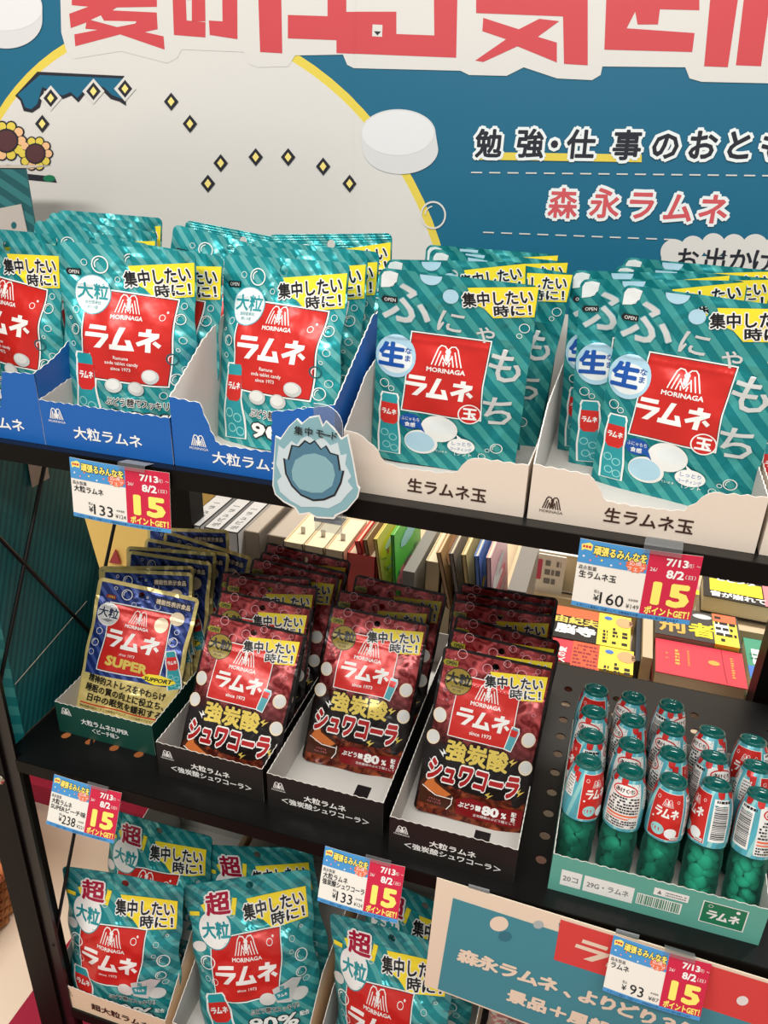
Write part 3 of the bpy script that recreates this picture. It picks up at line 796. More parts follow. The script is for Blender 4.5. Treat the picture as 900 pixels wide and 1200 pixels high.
def art_cola(W):
    a = Art(); rg = random.Random(5); pk = mat('foil_bubble', (226, 164, 170), .35)
    for i in range(26):
        x, y = rg.uniform(8, 107), rg.uniform(5, 58); r = rg.choice((1.2, 1.6, 2, 2.6, 3.2, 4, 5.2))
        a.ring(x, y, r, max(.35, r * .13), pk, 1.2, n=16)
    for i in range(12): a.disc(rg.uniform(6, 109), rg.uniform(4, 60), rg.uniform(.5, 1.1), pk, 1.2, n=8)
    a.open(10, 17, 16, foil('olive'), 'black')
    P = [(23, 28), (86, 28), (85.5, 62), (86, 92), (21, 92), (22, 62)]
    cx, cy = 54, 62; a.poly([(cx + (x - cx) * 1.03, cy + (y - cy) * 1.03) for x, y in P], 'white', 1.6); a.poly(P, foil('red'), 2)
    a.logo(54, 49, 26, 'white', 3); a.ramune(54, 69, 56, 17.5, 'white', 3); a.text('since 1973', 54, 84, 5.4, 'white', 3, bold=.02)
    a.disc(21.5, 35, 14.6, 'black', 3); a.disc(21.5, 35, 13.8, mat('foil_bronze', (150, 130, 48), .35, .1, bump=.4, bscale=26), 3.2); a.text('大粒', 21.5, 32.5, 13, 'black', 4.5, bold=.04); a.text('当社従来比', 21.5, 41, 2.8, 'black', 4.5); a.text('約1.5倍', 21.5, 44.5, 2.8, 'black', 4.5)
    a.banner(52, 17, 58, 28, 9)
    for x, y in ((9, 74), (6, 99), (103, 79), (106, 109)): a.disc(x, y, 7.2, foil('cream'), 3, ry=8, n=18); a.disc(x + .4, y - .6, 6, foil('tabl'), 3.3, ry=6.6, n=16)
    a.poly([(80, 93), (84, 68), (92, 69), (93, 74), (88, 95)], 'white', 3.2); a.poly([(81, 92), (85, 69), (91, 70), (92, 74), (87.4, 94)], foil('mteal'), 3.5); a.poly([(84, 71), (91.2, 72), (90, 79), (83.4, 78)], foil('red'), 3.8)
    g = foil('gold')
    a.text('強炭酸', 55, 107, 23, g, 5, 0, .036, width=66, out='black', ow=.05)
    for x, y, s in ((24, 112, -1), (88, 105, 1), (94, 122, 1), (16, 124, -1), (100, 136, 1), (40, 121, 1), (70, 146, 1)):
        a.poly([(x, y), (x + s * 5, y - 4), (x + s * 3.5, y + .5), (x + s * 9, y - 2), (x + s * 2.5, y + 5), (x + s * 3.5, y + 1.8)], g if s > 0 else 'white', 4)
    a.text('シュワコーラ', 55, 131.5, 27, mat('foil_ruby', (178, 34, 36), .3, .15, bump=.5, bscale=26), 6, 0, .055, shear=.08, width=95, out='white', ow=.06)
    # splash in a glass
    a.poly([(2, 150), (8, 140), (12, 128), (15, 138), (22, 146), (34, 150), (40, 158), (40, 172), (4, 172)], foil('brown'), 3)
    a.poly([(6, 152), (11, 143), (13, 136), (17, 146), (27, 151), (36, 155), (30, 160), (12, 158)], mat('foil_amber', (200, 110, 52), .35), 3.3)
    a.stroke([(5, 153), (20, 160), (37, 160)], .9, 'white', 3.6); a.stroke([(38, 158), (38, 166), (34, 173)], .9, 'white', 3.6)
    a.text('イラストは', 20, 165, 2.6, foil('pink'), 4); a.text('イメージです', 20, 168.5, 2.6, foil('pink'), 4)
    a.poly([(42, 158), (58, 154), (80, 158), (112, 155), (112, 172), (108, 175), (44, 175)], foil('dred'), 3.1)
    a.text('ぶどう糖', 57, 163, 6.2, 'white', 5, bold=.03, width=24); a.text('80', 79, 163, 13, 'white', 5, bold=.05, width=18); a.text('%', 93, 164.5, 8, 'white', 5, bold=.04); a.text('配', 103, 161, 5.4, 'white', 5, bold=.03); a.text('合', 103, 166.5, 5.4, 'white', 5, bold=.03)
    a.text('含有糖類のぶどう糖として', 84, 171, 3.2, 'white', 5, width=44)
    return a
def art_giant(W):
    a = Art(); t = foil('teal')
    for x, y, r in ((138, 84, 4), (146, 108, 9), (143, 130, 6.5), (149, 142, 4), (134, 100, 3), (21, 104, 10), (16, 128, 4), (26, 132, 5), (58, 47, 4), (10, 118, 2), (150, 72, 2)): a.bubble(x, y, r, 'white')
    a.panel([(26, 74), (74, 70), (121, 68), (119, 100), (112, 150), (68, 158), (24, 156), (28, 112)], foil('red'))
    a.ring(106, 82, 4.4, .9, 'white', 3, n=16); a.disc(111, 76, 1.5, 'white', 3, n=10)
    a.logo(74, 94, 34, 'white', 3); a.ramune(72, 121, 84, 26, 'white', 3, 0, .1); a.text('since 1973', 70, 142, 6, 'white', 3, bold=.01)
    for pts in (((3, 36), (16, 38), (15, 44), (2, 42)), ((19, 30), (24, 28), (32, 48), (27, 50)), ((60, 26), (66, 27), (62, 48), (56, 47))): a.poly(list(pts), 'yellow', 2)
    a.disc(33, 62, 24, foil('teal'), 3); a.disc(33, 62, 22.6, 'white', 3.3)
    a.ring(33, 62, 21.4, .9, foil('teal'), 3.6)
    a.text('大粒', 34, 63, 20, t, 4.5, bold=.035)
    a.text('超', 41, 30, 32, foil('crimson'), 6, 0, .03, out='white', ow=.075)
    a.banner(78, 30, 80, 42, 8)
    a.bottle(22, 148, 34, 84, -12 + 24)
    a.disc(10, 84, 9, foil('tabl'), 3, ry=7)
    a.disc(96, 158, 11, foil('tabl'), 4, ry=8.5); a.disc(140, 160, 12, foil('tabl'), 4, ry=9)
    a.poly([(104, 146), (132, 134), (144, 138), (128, 168), (108, 164)], foil('silver'), 4.2); a.poly([(106, 152), (128, 146), (126, 162), (109, 161)], foil('teal'), 4.5); a.text('超', 118, 145, 7, t, 5, bold=.03); a.text('ラムネ', 117, 155, 5, 'white', 5, bold=.03)
    a.text('ぶどう糖でスッキリ!!', 104, 174, 9, 'black', 5, 0, .02, width=66, out='white', ow=.05)
    a.text('90%', 100, 192, 24, 'white', 5, 0, .03, width=66, out='black', ow=.045); a.text('配合', 142, 188, 7, 'white', 5, bold=.03)
    return a
fT1 = film('film_teal', (40, 160, 166), (112, 196, 196), -45, .0115, .42, .45, .27, .5)
fT2 = film('film_sea', (24, 134, 140), (74, 172, 170), -45, .012, .45, .45, .27, .4)
fT3 = film('film_gold', (30, 50, 116), (70, 92, 164), -45, .0105, .4, .3, .28, .45, 'gold', .126, .162)
fT4 = film('film_cola', (0, 0, 0), (0, 0, 0), metal=.3, rough=.3, bump=.4, kind='cola', W=.115, H=.176)
fT5 = film('film_aqua', (38, 148, 154), (92, 182, 182), -45, .016, .42, .4, .28, .6)
PROTO = {}
def protos(key, name, W, H, hs, T, base, wr, neck, fm, art, n, hole, gusset=True, W0=None, sy=1):
    W0 = W0 or W
    PROTO[key] = [make_pouch(name, Surf(W, H, hs, T, base, 11 * len(key) + 7 * i + ord(key[-1]), wr, neck), fm, art(W0), hole, gusset, ribs=(i == 2), sx=W / W0, sy=sy) for i in range(n)]
protos('T1', 'candy_pouch', .130, .163, .024, .013, .8, .0007, .05, fT1, art_large, 3, (.001, .0095, .0044), W0=.126, sy=.93)
protos('T2', 'candy_pouch', .125, .160, .044, .007, .7, .0005, .01, fT2, art_soft, 2, (-.001, .0115, .0042), W0=.120, sy=.91)
protos('T3', 'candy_pouch', .126, .162, .022, .009, .35, .0008, .03, fT3, art_super, 2, (-.008, .011, .0036), False, W0=.120, sy=1.01)
protos('T4', 'candy_pouch', .115, .176, .024, .008, .2, .0005, .02, fT4, art_cola, 2, (-.001, .011, .0036), False, sy=.965)
protos('T5', 'candy_pouch', .165, .215, .026, .022, .9, .0006, .07, fT5, art_giant, 2, (.002, .012, .005))
# ------------------------------------------------------------------ pouches in their trays
WHERE = dict(A='far-left blue tray', B='low-fronted second blue tray', C='blue tray with cut-out window', D='cream tray beside the flame card', E='cream tray above the 160 card', F='cream tray at the right edge',
             G='dark green tray', H='black tray beside green tray', I='middle black tray', J='black tray nearest the bottles', K='leftmost bottom-shelf tray', L='second bottom-shelf tray', M='bottom tray behind the hanging sign')
KIND = dict(T1='teal striped tablet pouch', T2='sea-green soft candy pouch', T3='gold and navy pouch', T4='dark red cola candy pouch', T5='large teal tablet pouch')
GRP = dict(A='teal pouches on the top shelf', B='teal pouches on the top shelf', C='teal pouches on the top shelf', D='soft candy pouches on the top shelf', E='soft candy pouches on the top shelf', F='soft candy pouches on the top shelf',
           G='gold and navy pouches', H='cola pouches', I='cola pouches', J='cola pouches', K='big teal pouches on the bottom shelf', L='big teal pouches on the bottom shelf', M='big teal pouches on the bottom shelf')
POSE = [  # tray, kind, x, y, z, lean, yaw, roll (degrees), front to back
    ('A', 'T1', -0.4024, 0.0751, 0.0167, 4.6, -6.6, 3.8),
    ('A', 'T1', -0.4102, 0.0925, 0.0186, 3.6, -3.7, 0.2),
    ('A', 'T1', -0.3813, 0.1422, 0.0159, 11.3, 4.7, 7.6),
    ('A', 'T1', -0.3815, 0.1716, 0.0181, 11.1, 4.0, 3.6),
    ('A', 'T1', -0.4062, 0.2165, 0.0191, 11.3, 5.1, 2.8),
    ('A', 'T1', -0.4102, 0.2416, 0.0209, 10.8, 4.4, 1.2),
    ('B', 'T1', -0.26, 0.058, 0.0172, 7, 6, 1),
    ('B', 'T1', -0.2533, 0.0852, 0.0157, 4.7, 0.7, 3.6),
    ('B', 'T1', -0.253, 0.1802, 0.0149, 10.9, 1.9, 9.0),
    ('B', 'T1', -0.2531, 0.2213, 0.0165, 11.3, 3.0, 6.5),
    ('C', 'T1', -0.127, 0.073, 0.0156, 12, -11, -2.3),
    ('C', 'T1', -0.1221, 0.1138, 0.0173, 6.2, -2.8, -0.9),
    ('C', 'T1', -0.1222, 0.1376, 0.018, 7.5, -4.2, 0.4),
    ('C', 'T1', -0.1225, 0.2096, 0.0204, 9.4, -0.2, -4.1),
    ('D', 'T2', 0.0245, 0.0848, 0.0171, -3, 1.7, 1.8),
    ('D', 'T2', 0.0226, 0.1388, 0.0187, 1.3, -5.4, -3.8),
    ('D', 'T2', 0.0327, 0.1659, 0.017, 2.6, -0.7, 5.1),
    ('D', 'T2', 0.0363, 0.1901, 0.0181, 3.3, 0.9, 1.2),
    ('D', 'T2', 0.0267, 0.2205, 0.0182, 3.5, 0.5, 0.3),
    ('E', 'T2', 0.209, 0.088, 0.0154, 0.8, -16, 0.3),
    ('E', 'T2', 0.19, 0.138, 0.0163, 2.6, 0.8, -4),
    ('E', 'T2', 0.177, 0.1656, 0.0169, 2.5, -1, -3),
    ('E', 'T2', 0.202, 0.1845, 0.017, 3.6, 0.6, 0.6),
    ('E', 'T2', 0.2065, 0.2256, 0.0181, 3.6, -0.1, 1.0),
    ('F', 'T2', 0.3329, 0.1084, 0.012, 9.8, 14.0, -5.1),
    ('G', 'T3', -0.345, 0.092, -0.3707, 28.3, 8, 6),
    ('G', 'T3', -0.3417, 0.1294, -0.3705, 27.2, 5.1, -5.2),
    ('G', 'T3', -0.3417, 0.1404, -0.3704, 27.0, 3.1, -8.4),
    ('G', 'T3', -0.3417, 0.1708, -0.3704, 23.2, -0.8, -3.4),
    ('G', 'T3', -0.3418, 0.1888, -0.3702, 22.8, -0.9, -5.7),
    ('G', 'T3', -0.3416, 0.2048, -0.3705, 21.7, 2.0, 0.4),
    ('G', 'T3', -0.339, 0.2241, -0.3709, 20.3, -1.2, 6.7),
    ('G', 'T3', -0.3418, 0.2523, -0.37, 19.3, 1.7, -7.6),
    ('H', 'T4', -0.185, 0.042, -0.3714, 31.1, 3.5, 3.0),
    ('H', 'T4', -0.1911, 0.0921, -0.3711, 28.4, 2.5, 1.2),
    ('H', 'T4', -0.1912, 0.1332, -0.3709, 26.2, 2.3, -1.2),
    ('H', 'T4', -0.1937, 0.1457, -0.3708, 24.9, 2.5, -4.6),
    ('H', 'T4', -0.1911, 0.1735, -0.371, 24.9, 0.4, 2.7),
    ('H', 'T4', -0.1912, 0.1903, -0.3709, 23.5, 2.0, 5.0),
    ('H', 'T4', -0.1911, 0.2173, -0.3709, 22.9, 1.2, 3.3),
    ('I', 'T4', -0.0595, 0.104, -0.371, 31.5, 6, 3.5),
    ('I', 'T4', -0.0607, 0.1405, -0.3709, 29.0, 0.1, -0.5),
    ('I', 'T4', -0.0583, 0.1774, -0.3709, 27.5, 0.3, 2.2),
    ('J', 'T4', 0.0792, 0.0735, -0.371, 25, 5, 4),
    ('J', 'T4', 0.0776, 0.1084, -0.3709, 20.1, 0.1, 3.1),
    ('J', 'T4', 0.0738, 0.1362, -0.3709, 19.3, -0.1, 4.0),
    ('J', 'T4', 0.0776, 0.1743, -0.3708, 19.3, 0.2, -1.0),
    ('J', 'T4', 0.0776, 0.1953, -0.3707, 18.3, 0.3, -1.6),
    ('J', 'T4', 0.0765, 0.2136, -0.3707, 18.4, 0.2, -0.5),
    ('K', 'T5', -0.351, 0.024, -0.8148, 10.5, 4.5, 0.5),
    ('K', 'T5', -0.3561, 0.1146, -0.8148, 10.1, 1.5, 0.2),
    ('L', 'T5', -0.16, 0.058, -0.815, 20, 18, -6.5),
    ('L', 'T5', -0.1658, 0.1273, -0.8146, 10.4, 4.2, -12.5),
    ('M', 'T5', 0.023, 0.042, -0.8147, 15, -13, -11),
    ('M', 'T5', 0.0244, 0.1172, -0.8151, 10.1, -11.0, -1.6),

]
ORD = ['frontmost', 'second from the front', 'third from the front', 'fourth from the front', 'fifth from the front', 'sixth from the front', 'seventh from the front', 'rearmost']
cnt = {}; total = {}
for p in POSE: total[p[0]] = total.get(p[0], 0) + 1
used = {}
for tr, kd, x, y, z, le, ya, ro in POSE:
    i = cnt.get(tr, 0); cnt[tr] = i + 1
    v = {'B2': 0, 'C3': 2, 'B3': 2, 'H1': 1, 'I0': 1, 'J1': 1, 'C0': 1, 'A0': 1}.get(tr + str(i), i % 2)
    v = min(v, len(PROTO[kd]) - 1)
    pr = PROTO[kd][v]
    o = pr if (kd, v) not in used else copy_tree(pr)
    used[(kd, v)] = 1
    mt = Matrix.Rotation(math.radians(ya), 4, 'Z') @ Matrix.Rotation(-math.radians(le), 4, 'X') @ Matrix.Rotation(math.radians(ro), 4, 'Y')
    o.rotation_euler = mt.to_euler(); o.location = (x, y, z)
    od = ORD[i] if total[tr] > 1 else 'only one'
    if i == total[tr] - 1 and i > 1: od = 'rearmost'
    tag(o, f'{KIND[kd]}, {od} in the {WHERE[tr]}', 'candy pouch', GRP[tr])
for kd, l in PROTO.items():
    for v, o in enumerate(l):
        if (kd, v) not in used:
            for c in KIDS[o]: bpy.data.objects.remove(c)
            bpy.data.objects.remove(o)
# ------------------------------------------------------------------ cardboard trays
def jag(a, b, step=.0042, amp=.0007, seed=1):
    g = random.Random(seed); n = max(2, int(math.dist(a, b) / step)); nx, nz = -(b[1] - a[1]), b[0] - a[0]; L = math.hypot(nx, nz); o = []
    for i in range(n):
        t = i / n; k = amp * (1 if i % 2 else -1) * g.uniform(.5, 1.2) if i else 0
        o.append((a[0] + (b[0] - a[0]) * t + nx / L * k, a[1] + (b[1] - a[1]) * t + nz / L * k))
    return o
def jagline(pts, seed=1, step=.0042, amp=.0007):
    o = []
    for i in range(len(pts) - 1): o += jag(pts[i], pts[i + 1], step, amp, seed + i)
    return o + [pts[-1]]
greyin = mat('card_inside', (205, 202, 196), .7); edge = mat('card_edge', (224, 220, 212), .8)
def tray(x0, x1, y0, y1, z0, front, left, right, outer, label, art=None, inner=None, hb=None, group=None, name='display_tray', slot=None):
    """front: top edge left->right [(x, h)]; left/right: top edge front->back [(y, h)]"""
    root = tag(empty(name, ((x0 + x1) / 2, y0, z0)), label, 'tray', group); loc = (-(x0 + x1) / 2, -y0, -z0)
    inner = inner or greyin; t = .0009; hb = hb or left[-1][1]
    b = MB(); top = jagline(front, int(x0 * 1e4) % 97)
    b.prism([(x0, 0), (x1, 0)] + top[::-1], lambda p, q, d: (p, y0 + d, z0 + q), t, outer, inner, edge)
    if art: art.emit(b, lambda p, q, l: (x0 + p / 1000, y0 - .0002 - .00012 * l, z0 + q_flip(q)))
    b.build('front_panel', root, loc=loc)
    for xs, pts, sg in ((x0, left, 1), (x1, right, -1)):
        b = MB(); top = jagline(pts, int(abs(xs) * 1e4) % 89)
        b.prism([(y0 + t, 0), (y1, 0)] + top[::-1], lambda p, q, d: (xs + sg * d, p, z0 + q), t, outer, inner, edge); b.build('side_panel', root, loc=loc)
    MB().box((x0 + t, y1 - t, z0), (x1 - t, y1, z0 + hb), inner).build('back_panel', root, loc=loc)
    b = MB()
    hs = [slot] if slot else []
    b.prism([(x0 + t, y0 + t), (x1 - t, y0 + t), (x1 - t, y1 - t), (x0 + t, y1 - t)], lambda p, q, d: (p, q, z0 + .0004 + d), .0006, inner, inner)
    if slot: b.add([(a, c, z0 + .0012) for a, c in slot], [(0, 1, 2, 3)], 'black')
    b.build('base', root, loc=loc)
    return root
FH = [0]
def q_flip(q): return FH[0] - q / 1000
def tart(h):
    FH[0] = h; return Art()
blue = mat('card_blue', (14, 92, 172), .5); cream = mat('card_cream', (222, 208, 192), .62, vary=.04, bscale=300); cblack = mat('card_black', (22, 18, 15), .5)
cgreen = mat('card_green', (10, 66, 54), .5); cteal = mat('card_teal', (96, 168, 152), .6); pale = mat('card_pale', (236, 214, 182), .6)
Z1 = .0152; Z2 = -.3723; Z3 = -.8158
def a_blue(h, w, lx, ly, tx, ty, size=11.5):
    a = tart(h); a.logo(lx, ly, 14, 'white', 2, th=.06); a.text('大粒ラムネ', tx, ty, size, 'white', 2, bold=.02, width=size * 5.6); return a
tray(-.475, -.3165, .0085, .33, Z1, [(-.475, .064), (-.44, .064), (-.43, .03), (-.3575, .03), (-.3500, .062), (-.3165, .0645)], [(.0085, .064), (.1, .10), (.33, .10)], [(.0085, .0645), (.036, .071), (.1, .10), (.33, .10)], blue, 'blue cardboard tray at the far left edge of the top shelf', a_blue(.064, 158, 20, 50, 104, 49, 12.5), group='blue trays')
tray(-.3160, -.1890, .0085, .33, Z1, [(-.316, .0415), (-.189, .0415)], [(.0085, .0415), (.036, .046), (.33, .10)], [(.0085, .0415), (.04, .05), (.12, .08), (.33, .09)], blue, 'blue cardboard tray with low straight front, above the 133 card on top shelf', a_blue(.0415, 127, 16, 15, 65, 25, 12), group='blue trays')
tray(-.1875, -.0445, .0085, .33, Z1, [(-.1875, .060), (-.160, .058), (-.155, .045), (-.148, .027), (-.144, .0245), (-.0985, .0245), (-.0965, .059), (-.0445, .071)], [(.0085, .060), (.065, .092), (.12, .112), (.33, .112)], [(.0085, .071), (.10, .121), (.33, .121)], blue, 'blue cardboard tray with a window cut in its front, left of the flame card', a_blue(.060, 143, 24, 39, 68, 47, 11.5), group='blue trays')
def a_cream(h, lx, ly, tx, ty, lg=True):
    a = tart(h); br = mat('print_brown', (56, 28, 14), .5)
    if lg: a.logo(lx, ly, 14, br, 2, th=.06)
    a.text('生ラムネ玉', tx, ty, 12.5, br, 2, bold=.02, width=62); return a
tray(-.0385, .1055, .0125, .33, Z1, [(-.0385, .050), (-.027, .049), (-.014, .041), (-.004, .028), (.008, .0255), (.04, .0265), (.053, .030), (.060, .040), (.068, .0425), (.1055, .0425)], [(.0125, .05), (.063, .081), (.1, .09), (.33, .09)], [(.0125, .0425), (.07, .040), (.33, .07)], cream, 'cream cardboard tray with torn front, just right of the flame card', a_cream(.050, 20, 40, 84, 37, False), group='cream trays')
tray(.1085, .2685, .0125, .33, Z1, [(.1085, .0440), (.1485, .0420), (.156, .034), (.163, .0235), (.19, .0225), (.217, .0245), (.226, .036), (.233, .0415), (.2685, .0435)], [(.0125, .0440), (.04, .060), (.07, .072), (.33, .08)], [(.0125, .0435), (.1, .043), (.33, .10)], cream, 'wide cream cardboard tray with torn front, above the 160 price card', a_cream(.044, 17, 33, 86, 31), group='cream trays')
tray(.2715, .43, .0125, .33, Z1, [(.2715, .044), (.43, .044)], [(.0125, .044), (.1, .043), (.33, .10)], [(.0125, .044), (.33, .10)], cream, 'cream cardboard tray cut off by the right edge of the picture', a_cream(.044, 17, 33, 86, 31), group='cream trays')
a = tart(.043); a.logo(14, 15, 14, 'white', 2, th=.06, name=False); a.text('大粒ラムネSUPER', 64, 19, 8.6, 'white', 2, bold=.02, width=62); a.text('＜ピーチ味＞', 64, 29, 8.2, 'white', 2, bold=.015, width=36)
tray(-.4035, -.2765, .055, .33, Z2, [(-.4035, .043), (-.2765, .043)], [(.055, .043), (.33, .050)], [(.055, .043), (.33, .050)], cgreen, 'dark green cardboard tray on the middle shelf holding gold pouches', a, hb=.05)
for x0, x1, y0, wh, lab in ((-.2573, -.1318, .032, None, 'black cardboard tray between the green tray and another black tray'), (-.1252, .0010, .0285, (-.045, .075), 'black cardboard tray in the middle of the three black trays'), (.0118, .1371, .0145, (.09, .055), 'black cardboard tray beside the crate of green bottles')):
    a = tart(.0455); a.logo(13, 17, 13, 'white', 2, th=.06); a.text('大粒ラムネ', 64, 21, 8.4, 'white', 2, bold=.025, width=46); a.text('＜強炭酸シュワコーラ＞', 64, 31, 8.4, 'white', 2, bold=.02, width=96)
    tray(x0, x1, y0, .33, Z2, [(x0, .0455), (x1, .0455)], [(y0, .0455), (.33, .05)], [(y0, .0455), (.33, .05)], cblack, lab, a, hb=.05, group='black trays', slot=[(wh[0], wh[1] - .008), (wh[0] + .016, wh[1] - .008), (wh[0] + .016, wh[1] + .012), (wh[0], wh[1] + .012)] if wh else None)
for x0, x1, lab in ((-.442, -.272, 'pale cardboard tray at the left end of the bottom shelf'), (-.262, -.085, 'pale cardboard tray second from left on the bottom shelf'), (-.072, .115, 'pale cardboard tray on the bottom shelf behind the hanging sign')):
    a = tart(.046); a.logo(18, 16, 17, mat('print_brown', (56, 28, 14), .5), 2); a.text('超大粒ラムネ', 100, 27, 14, mat('print_brown', (56, 28, 14), .5), 2, bold=.03, width=90)
    tray(x0, x1, .002, .33, Z3, [(x0, .046), (x0 + .06, .043), (x1, .044)], [(.002, .046), (.08, .09), (.33, .13)], [(.002, .044), (.08, .115), (.33, .14)], pale, lab, a, hb=.12, group='pale trays')
# ------------------------------------------------------------------ bottle crate and bottles
a = tart(.046)
a.rect(10, 16, 29, 36, 'white', 1.2); a.rect(31, 16, 76, 36, 'white', 1.2)
a.text('20コ', 19, 26, 8.5, 'grey', 2, bold=.02, width=14); a.text('29G・ラムネ', 53, 26, 8.5, 'grey', 2, bold=.02, width=38)
a.rect(92, 8, 122, 17, 'white', 1.2); a.poly([(95, 15), (97, 10), (99, 15)], 'grey', 1.5); a.lines(102, 10, 120, 16, 2, 'grey', 2)
a.rect(79, 20, 118, 34, 'white', 1.2); a.barcode(80, 21, 117, 33, 'green', 2); 
a.rect(134, 8, 172, 35, 'white', 1.2); a.rect(135, 9, 171, 34, 'green', 1.6); a.ramune(153, 23, 28, 10, 'white', 2.2); a.ring(141, 13, 2, .4, 'white', 2.2, n=14); a.disc(164, 13, 1.8, 'white', 2.2, n=14)
tray(.169, .3565, .0205, .203, Z2, [(.169, .046), (.3565, .046)], [(.0205, .046), (.06, .050), (.203, .058)], [(.0205, .046), (.06, .050), (.203, .058)], cteal, 'pale teal cardboard crate holding the green soda bottles', a, hb=.058)
gl = clear('bottle_plastic', (116, 210, 190), .02, .06); mouthm = mat('bottle_neck', (14, 104, 98), .12, 0, .7); lab = mat('label_film', (86, 178, 196), .3, .1)
BH = .1145
def make_bottle():
    r = empty('soda_bottle')
    MB().lathe([(0, .002), (.010, .0008), (.0150, .0015), (.0168, .005), (.0172, .016), (.0165, .026), (.0172, .036), (.0168, .046), (.0160, .052), (.0168, .058), (.0172, .064)], gl, 28).build('body', r, smooth=True)
    b = MB(); prof = [(.0173, .058), (.01775, .064), (.01775, .080), (.0172, .090), (.0160, .099), (.0140, .1065), (.0122, .1105)]
    b.lathe(prof, lab, 36)
    def rad(z):
        for (r0, z0), (r1, z1) in zip(prof, prof[1:]):
            if z <= z1: return r0 + (r1 - r0) * (z - z0) / (z1 - z0)
        return prof[-1][0]
    A = Art(); H = 53.0       # label sheet: 110 mm round, 53 tall
    for i in range(14):
        x = i * 8 - 4; A.poly([(x, H), (x + 3.6, H), (x + 15, 0), (x + 11.4, 0)], foil('lteal') if i % 2 else foil('mteal'), .5)
    A.rect(2, 3, 33, 51, 'white', 1); A.rect(2.6, 3.4, 32.4, 50.6, foil('red'), 1.5)
    A.logo(17.5, 16, 11, 'white', 2, name=False); A.ramune(17.5, 22.5, 22, 9.5, 'white', 2); A.ring(7, 9, 1.8, .4, 'white', 2, n=12); A.ring(27, 10, 1.4, .35, 'white', 2, n=12); A.disc(6, 30, 1, 'white', 2, n=10)
    A.disc(12, 41, 6, 'lteal', 2); A.disc(24, 43, 5.4, 'glow', 2); A.rect(24, 46.5, 31.5, 49.5, 'white', 2.2); A.lines(25, 47, 31, 49, 1, 'black', 2.5)
    for x in (38, 52, 66, 95): A.poly([(x, 0), (x + 9, 0), (x + 8, 4.5), (x + 4, 6), (x + 1, 4)], foil('red'), 1.9)
    A.lines(36, 6.2, 54, 10, 1, 'black', 2.2, .6, 8)
    A.rect(36, 6, 52, 47, 'white', 1); A.barcode(37.5, 12, 50.5, 45, 'black', 1.5, horiz=True)
    A.rect(57, 3, 90, 50, foil('white'), 1); A.disc(73, 10, 13, foil('red'), 1.4, ry=6); A.disc(73, 10, 11.5, 'white', 1.7, ry=4.6); A.text('あけくち', 73, 10, 5, 'black', 2.2, bold=.03)
    A.lines(58.5, 16, 88.5, 34, 6, 'black', 1.6, .6, 2); A.rect(58.5, 35, 88.5, 37, 'orange', 1.6); A.rect(58.5, 38.5, 80, 40, 'orange', 1.6); A.lines(58.5, 41, 88.5, 49, 3, 'black', 1.6, .6, 4)
    A.rect(94, 8, 104, 30, 'white', 1); A.lines(95, 9, 103, 29, 7, 'grey', 1.5, .5, 6); A.poly([(100, 3), (108, 3), (107, 14), (102, 10)], foil('red'), 1.2)
    def fn(x, y, l):
        t = x / 110 * 2 * math.pi; z = .0585 + (H - y) / 1000 * .98; q = rad(z) + .00015 + .0001 * l
        return (q * math.cos(t), q * math.sin(t), z)
    A.emit(b, fn, 3.0); b.build('label', r, smooth=math.radians(50))
    MB().lathe([(.0122, .1095), (.0126, .1118), (.0125, .1134), (.0119, .1143), (.0112, .1141), (.0106, .1122), (.0099, .1096), (.0070, .1076), (.0035, .1080), (0, .1086)], mouthm, 28).build('mouth', r, smooth=True)
    g = random.Random(4); tm = mat('tablet_green', (236, 246, 238), .55)
    t0 = None; k = 0
    for z in (.009, .0185, .028, .0375, .047):
        for i in range(4):
            a_ = i * math.pi / 2 + k * .8 + g.uniform(-.3, .3); rr = .0086
            if t0 is None:
                m = MB(); m.lathe([(0, -.0042), (.0046, -.0039), (.0068, -.0020), (.0073, 0), (.0068, .0020), (.0046, .0039), (0, .0042)], tm, 12); o = m.build('tablet', r, smooth=True); t0 = o
            else:
                o = t0.copy(); COL.objects.link(o); o.parent = r
            o.location = (rr * math.cos(a_), rr * math.sin(a_), z + g.uniform(-.002, .002)); o.rotation_euler = (g.uniform(0, 3), g.uniform(0, 3), g.uniform(0, 3))
        k += 1
    KIDS[r] = [c for c in bpy.data.objects if c.parent == r]
    return r
bot = make_bottle(); first = True
# angle of the label seam per bottle (degrees): what each one turns to the camera
TURN = [[-105, 21, -157, -215, -283], [-230, 30, -60, -300, -90], [20, -40, -350, -20, -170], [-150, -10, -280, -120, -330]]
rows = ['front', 'second', 'third', 'back']; colsn = ['leftmost', 'second from left', 'middle', 'fourth from left', 'rightmost']
for c in range(5):
    nr = 4 if c < 3 else 3
    for r_ in range(nr):
        o = bot if first else copy_tree(bot); first = False
        x = .1875 + .0385 * c; le = 0
        if c < 3: y = .0580 + .0375 * r_; le = 9
        else: y = .053 + .0375 * r_ ; le = 17
        le = math.radians(le)
        o.rotation_euler = (Matrix.Rotation(-le, 3, 'X') @ Matrix.Rotation(math.radians(TURN[r_][c]), 3, 'Z')).to_euler()
        o.location = (x, y, Z2 + .0015 + .0168 * math.sin(le))
        rn = rows[r_] if not (c >= 3 and r_ == 2) else 'back'
        tag(o, f'green soda bottle of tablets, {rn} row, {colsn[c]} column of the teal crate', 'bottle', 'soda bottles in the crate')
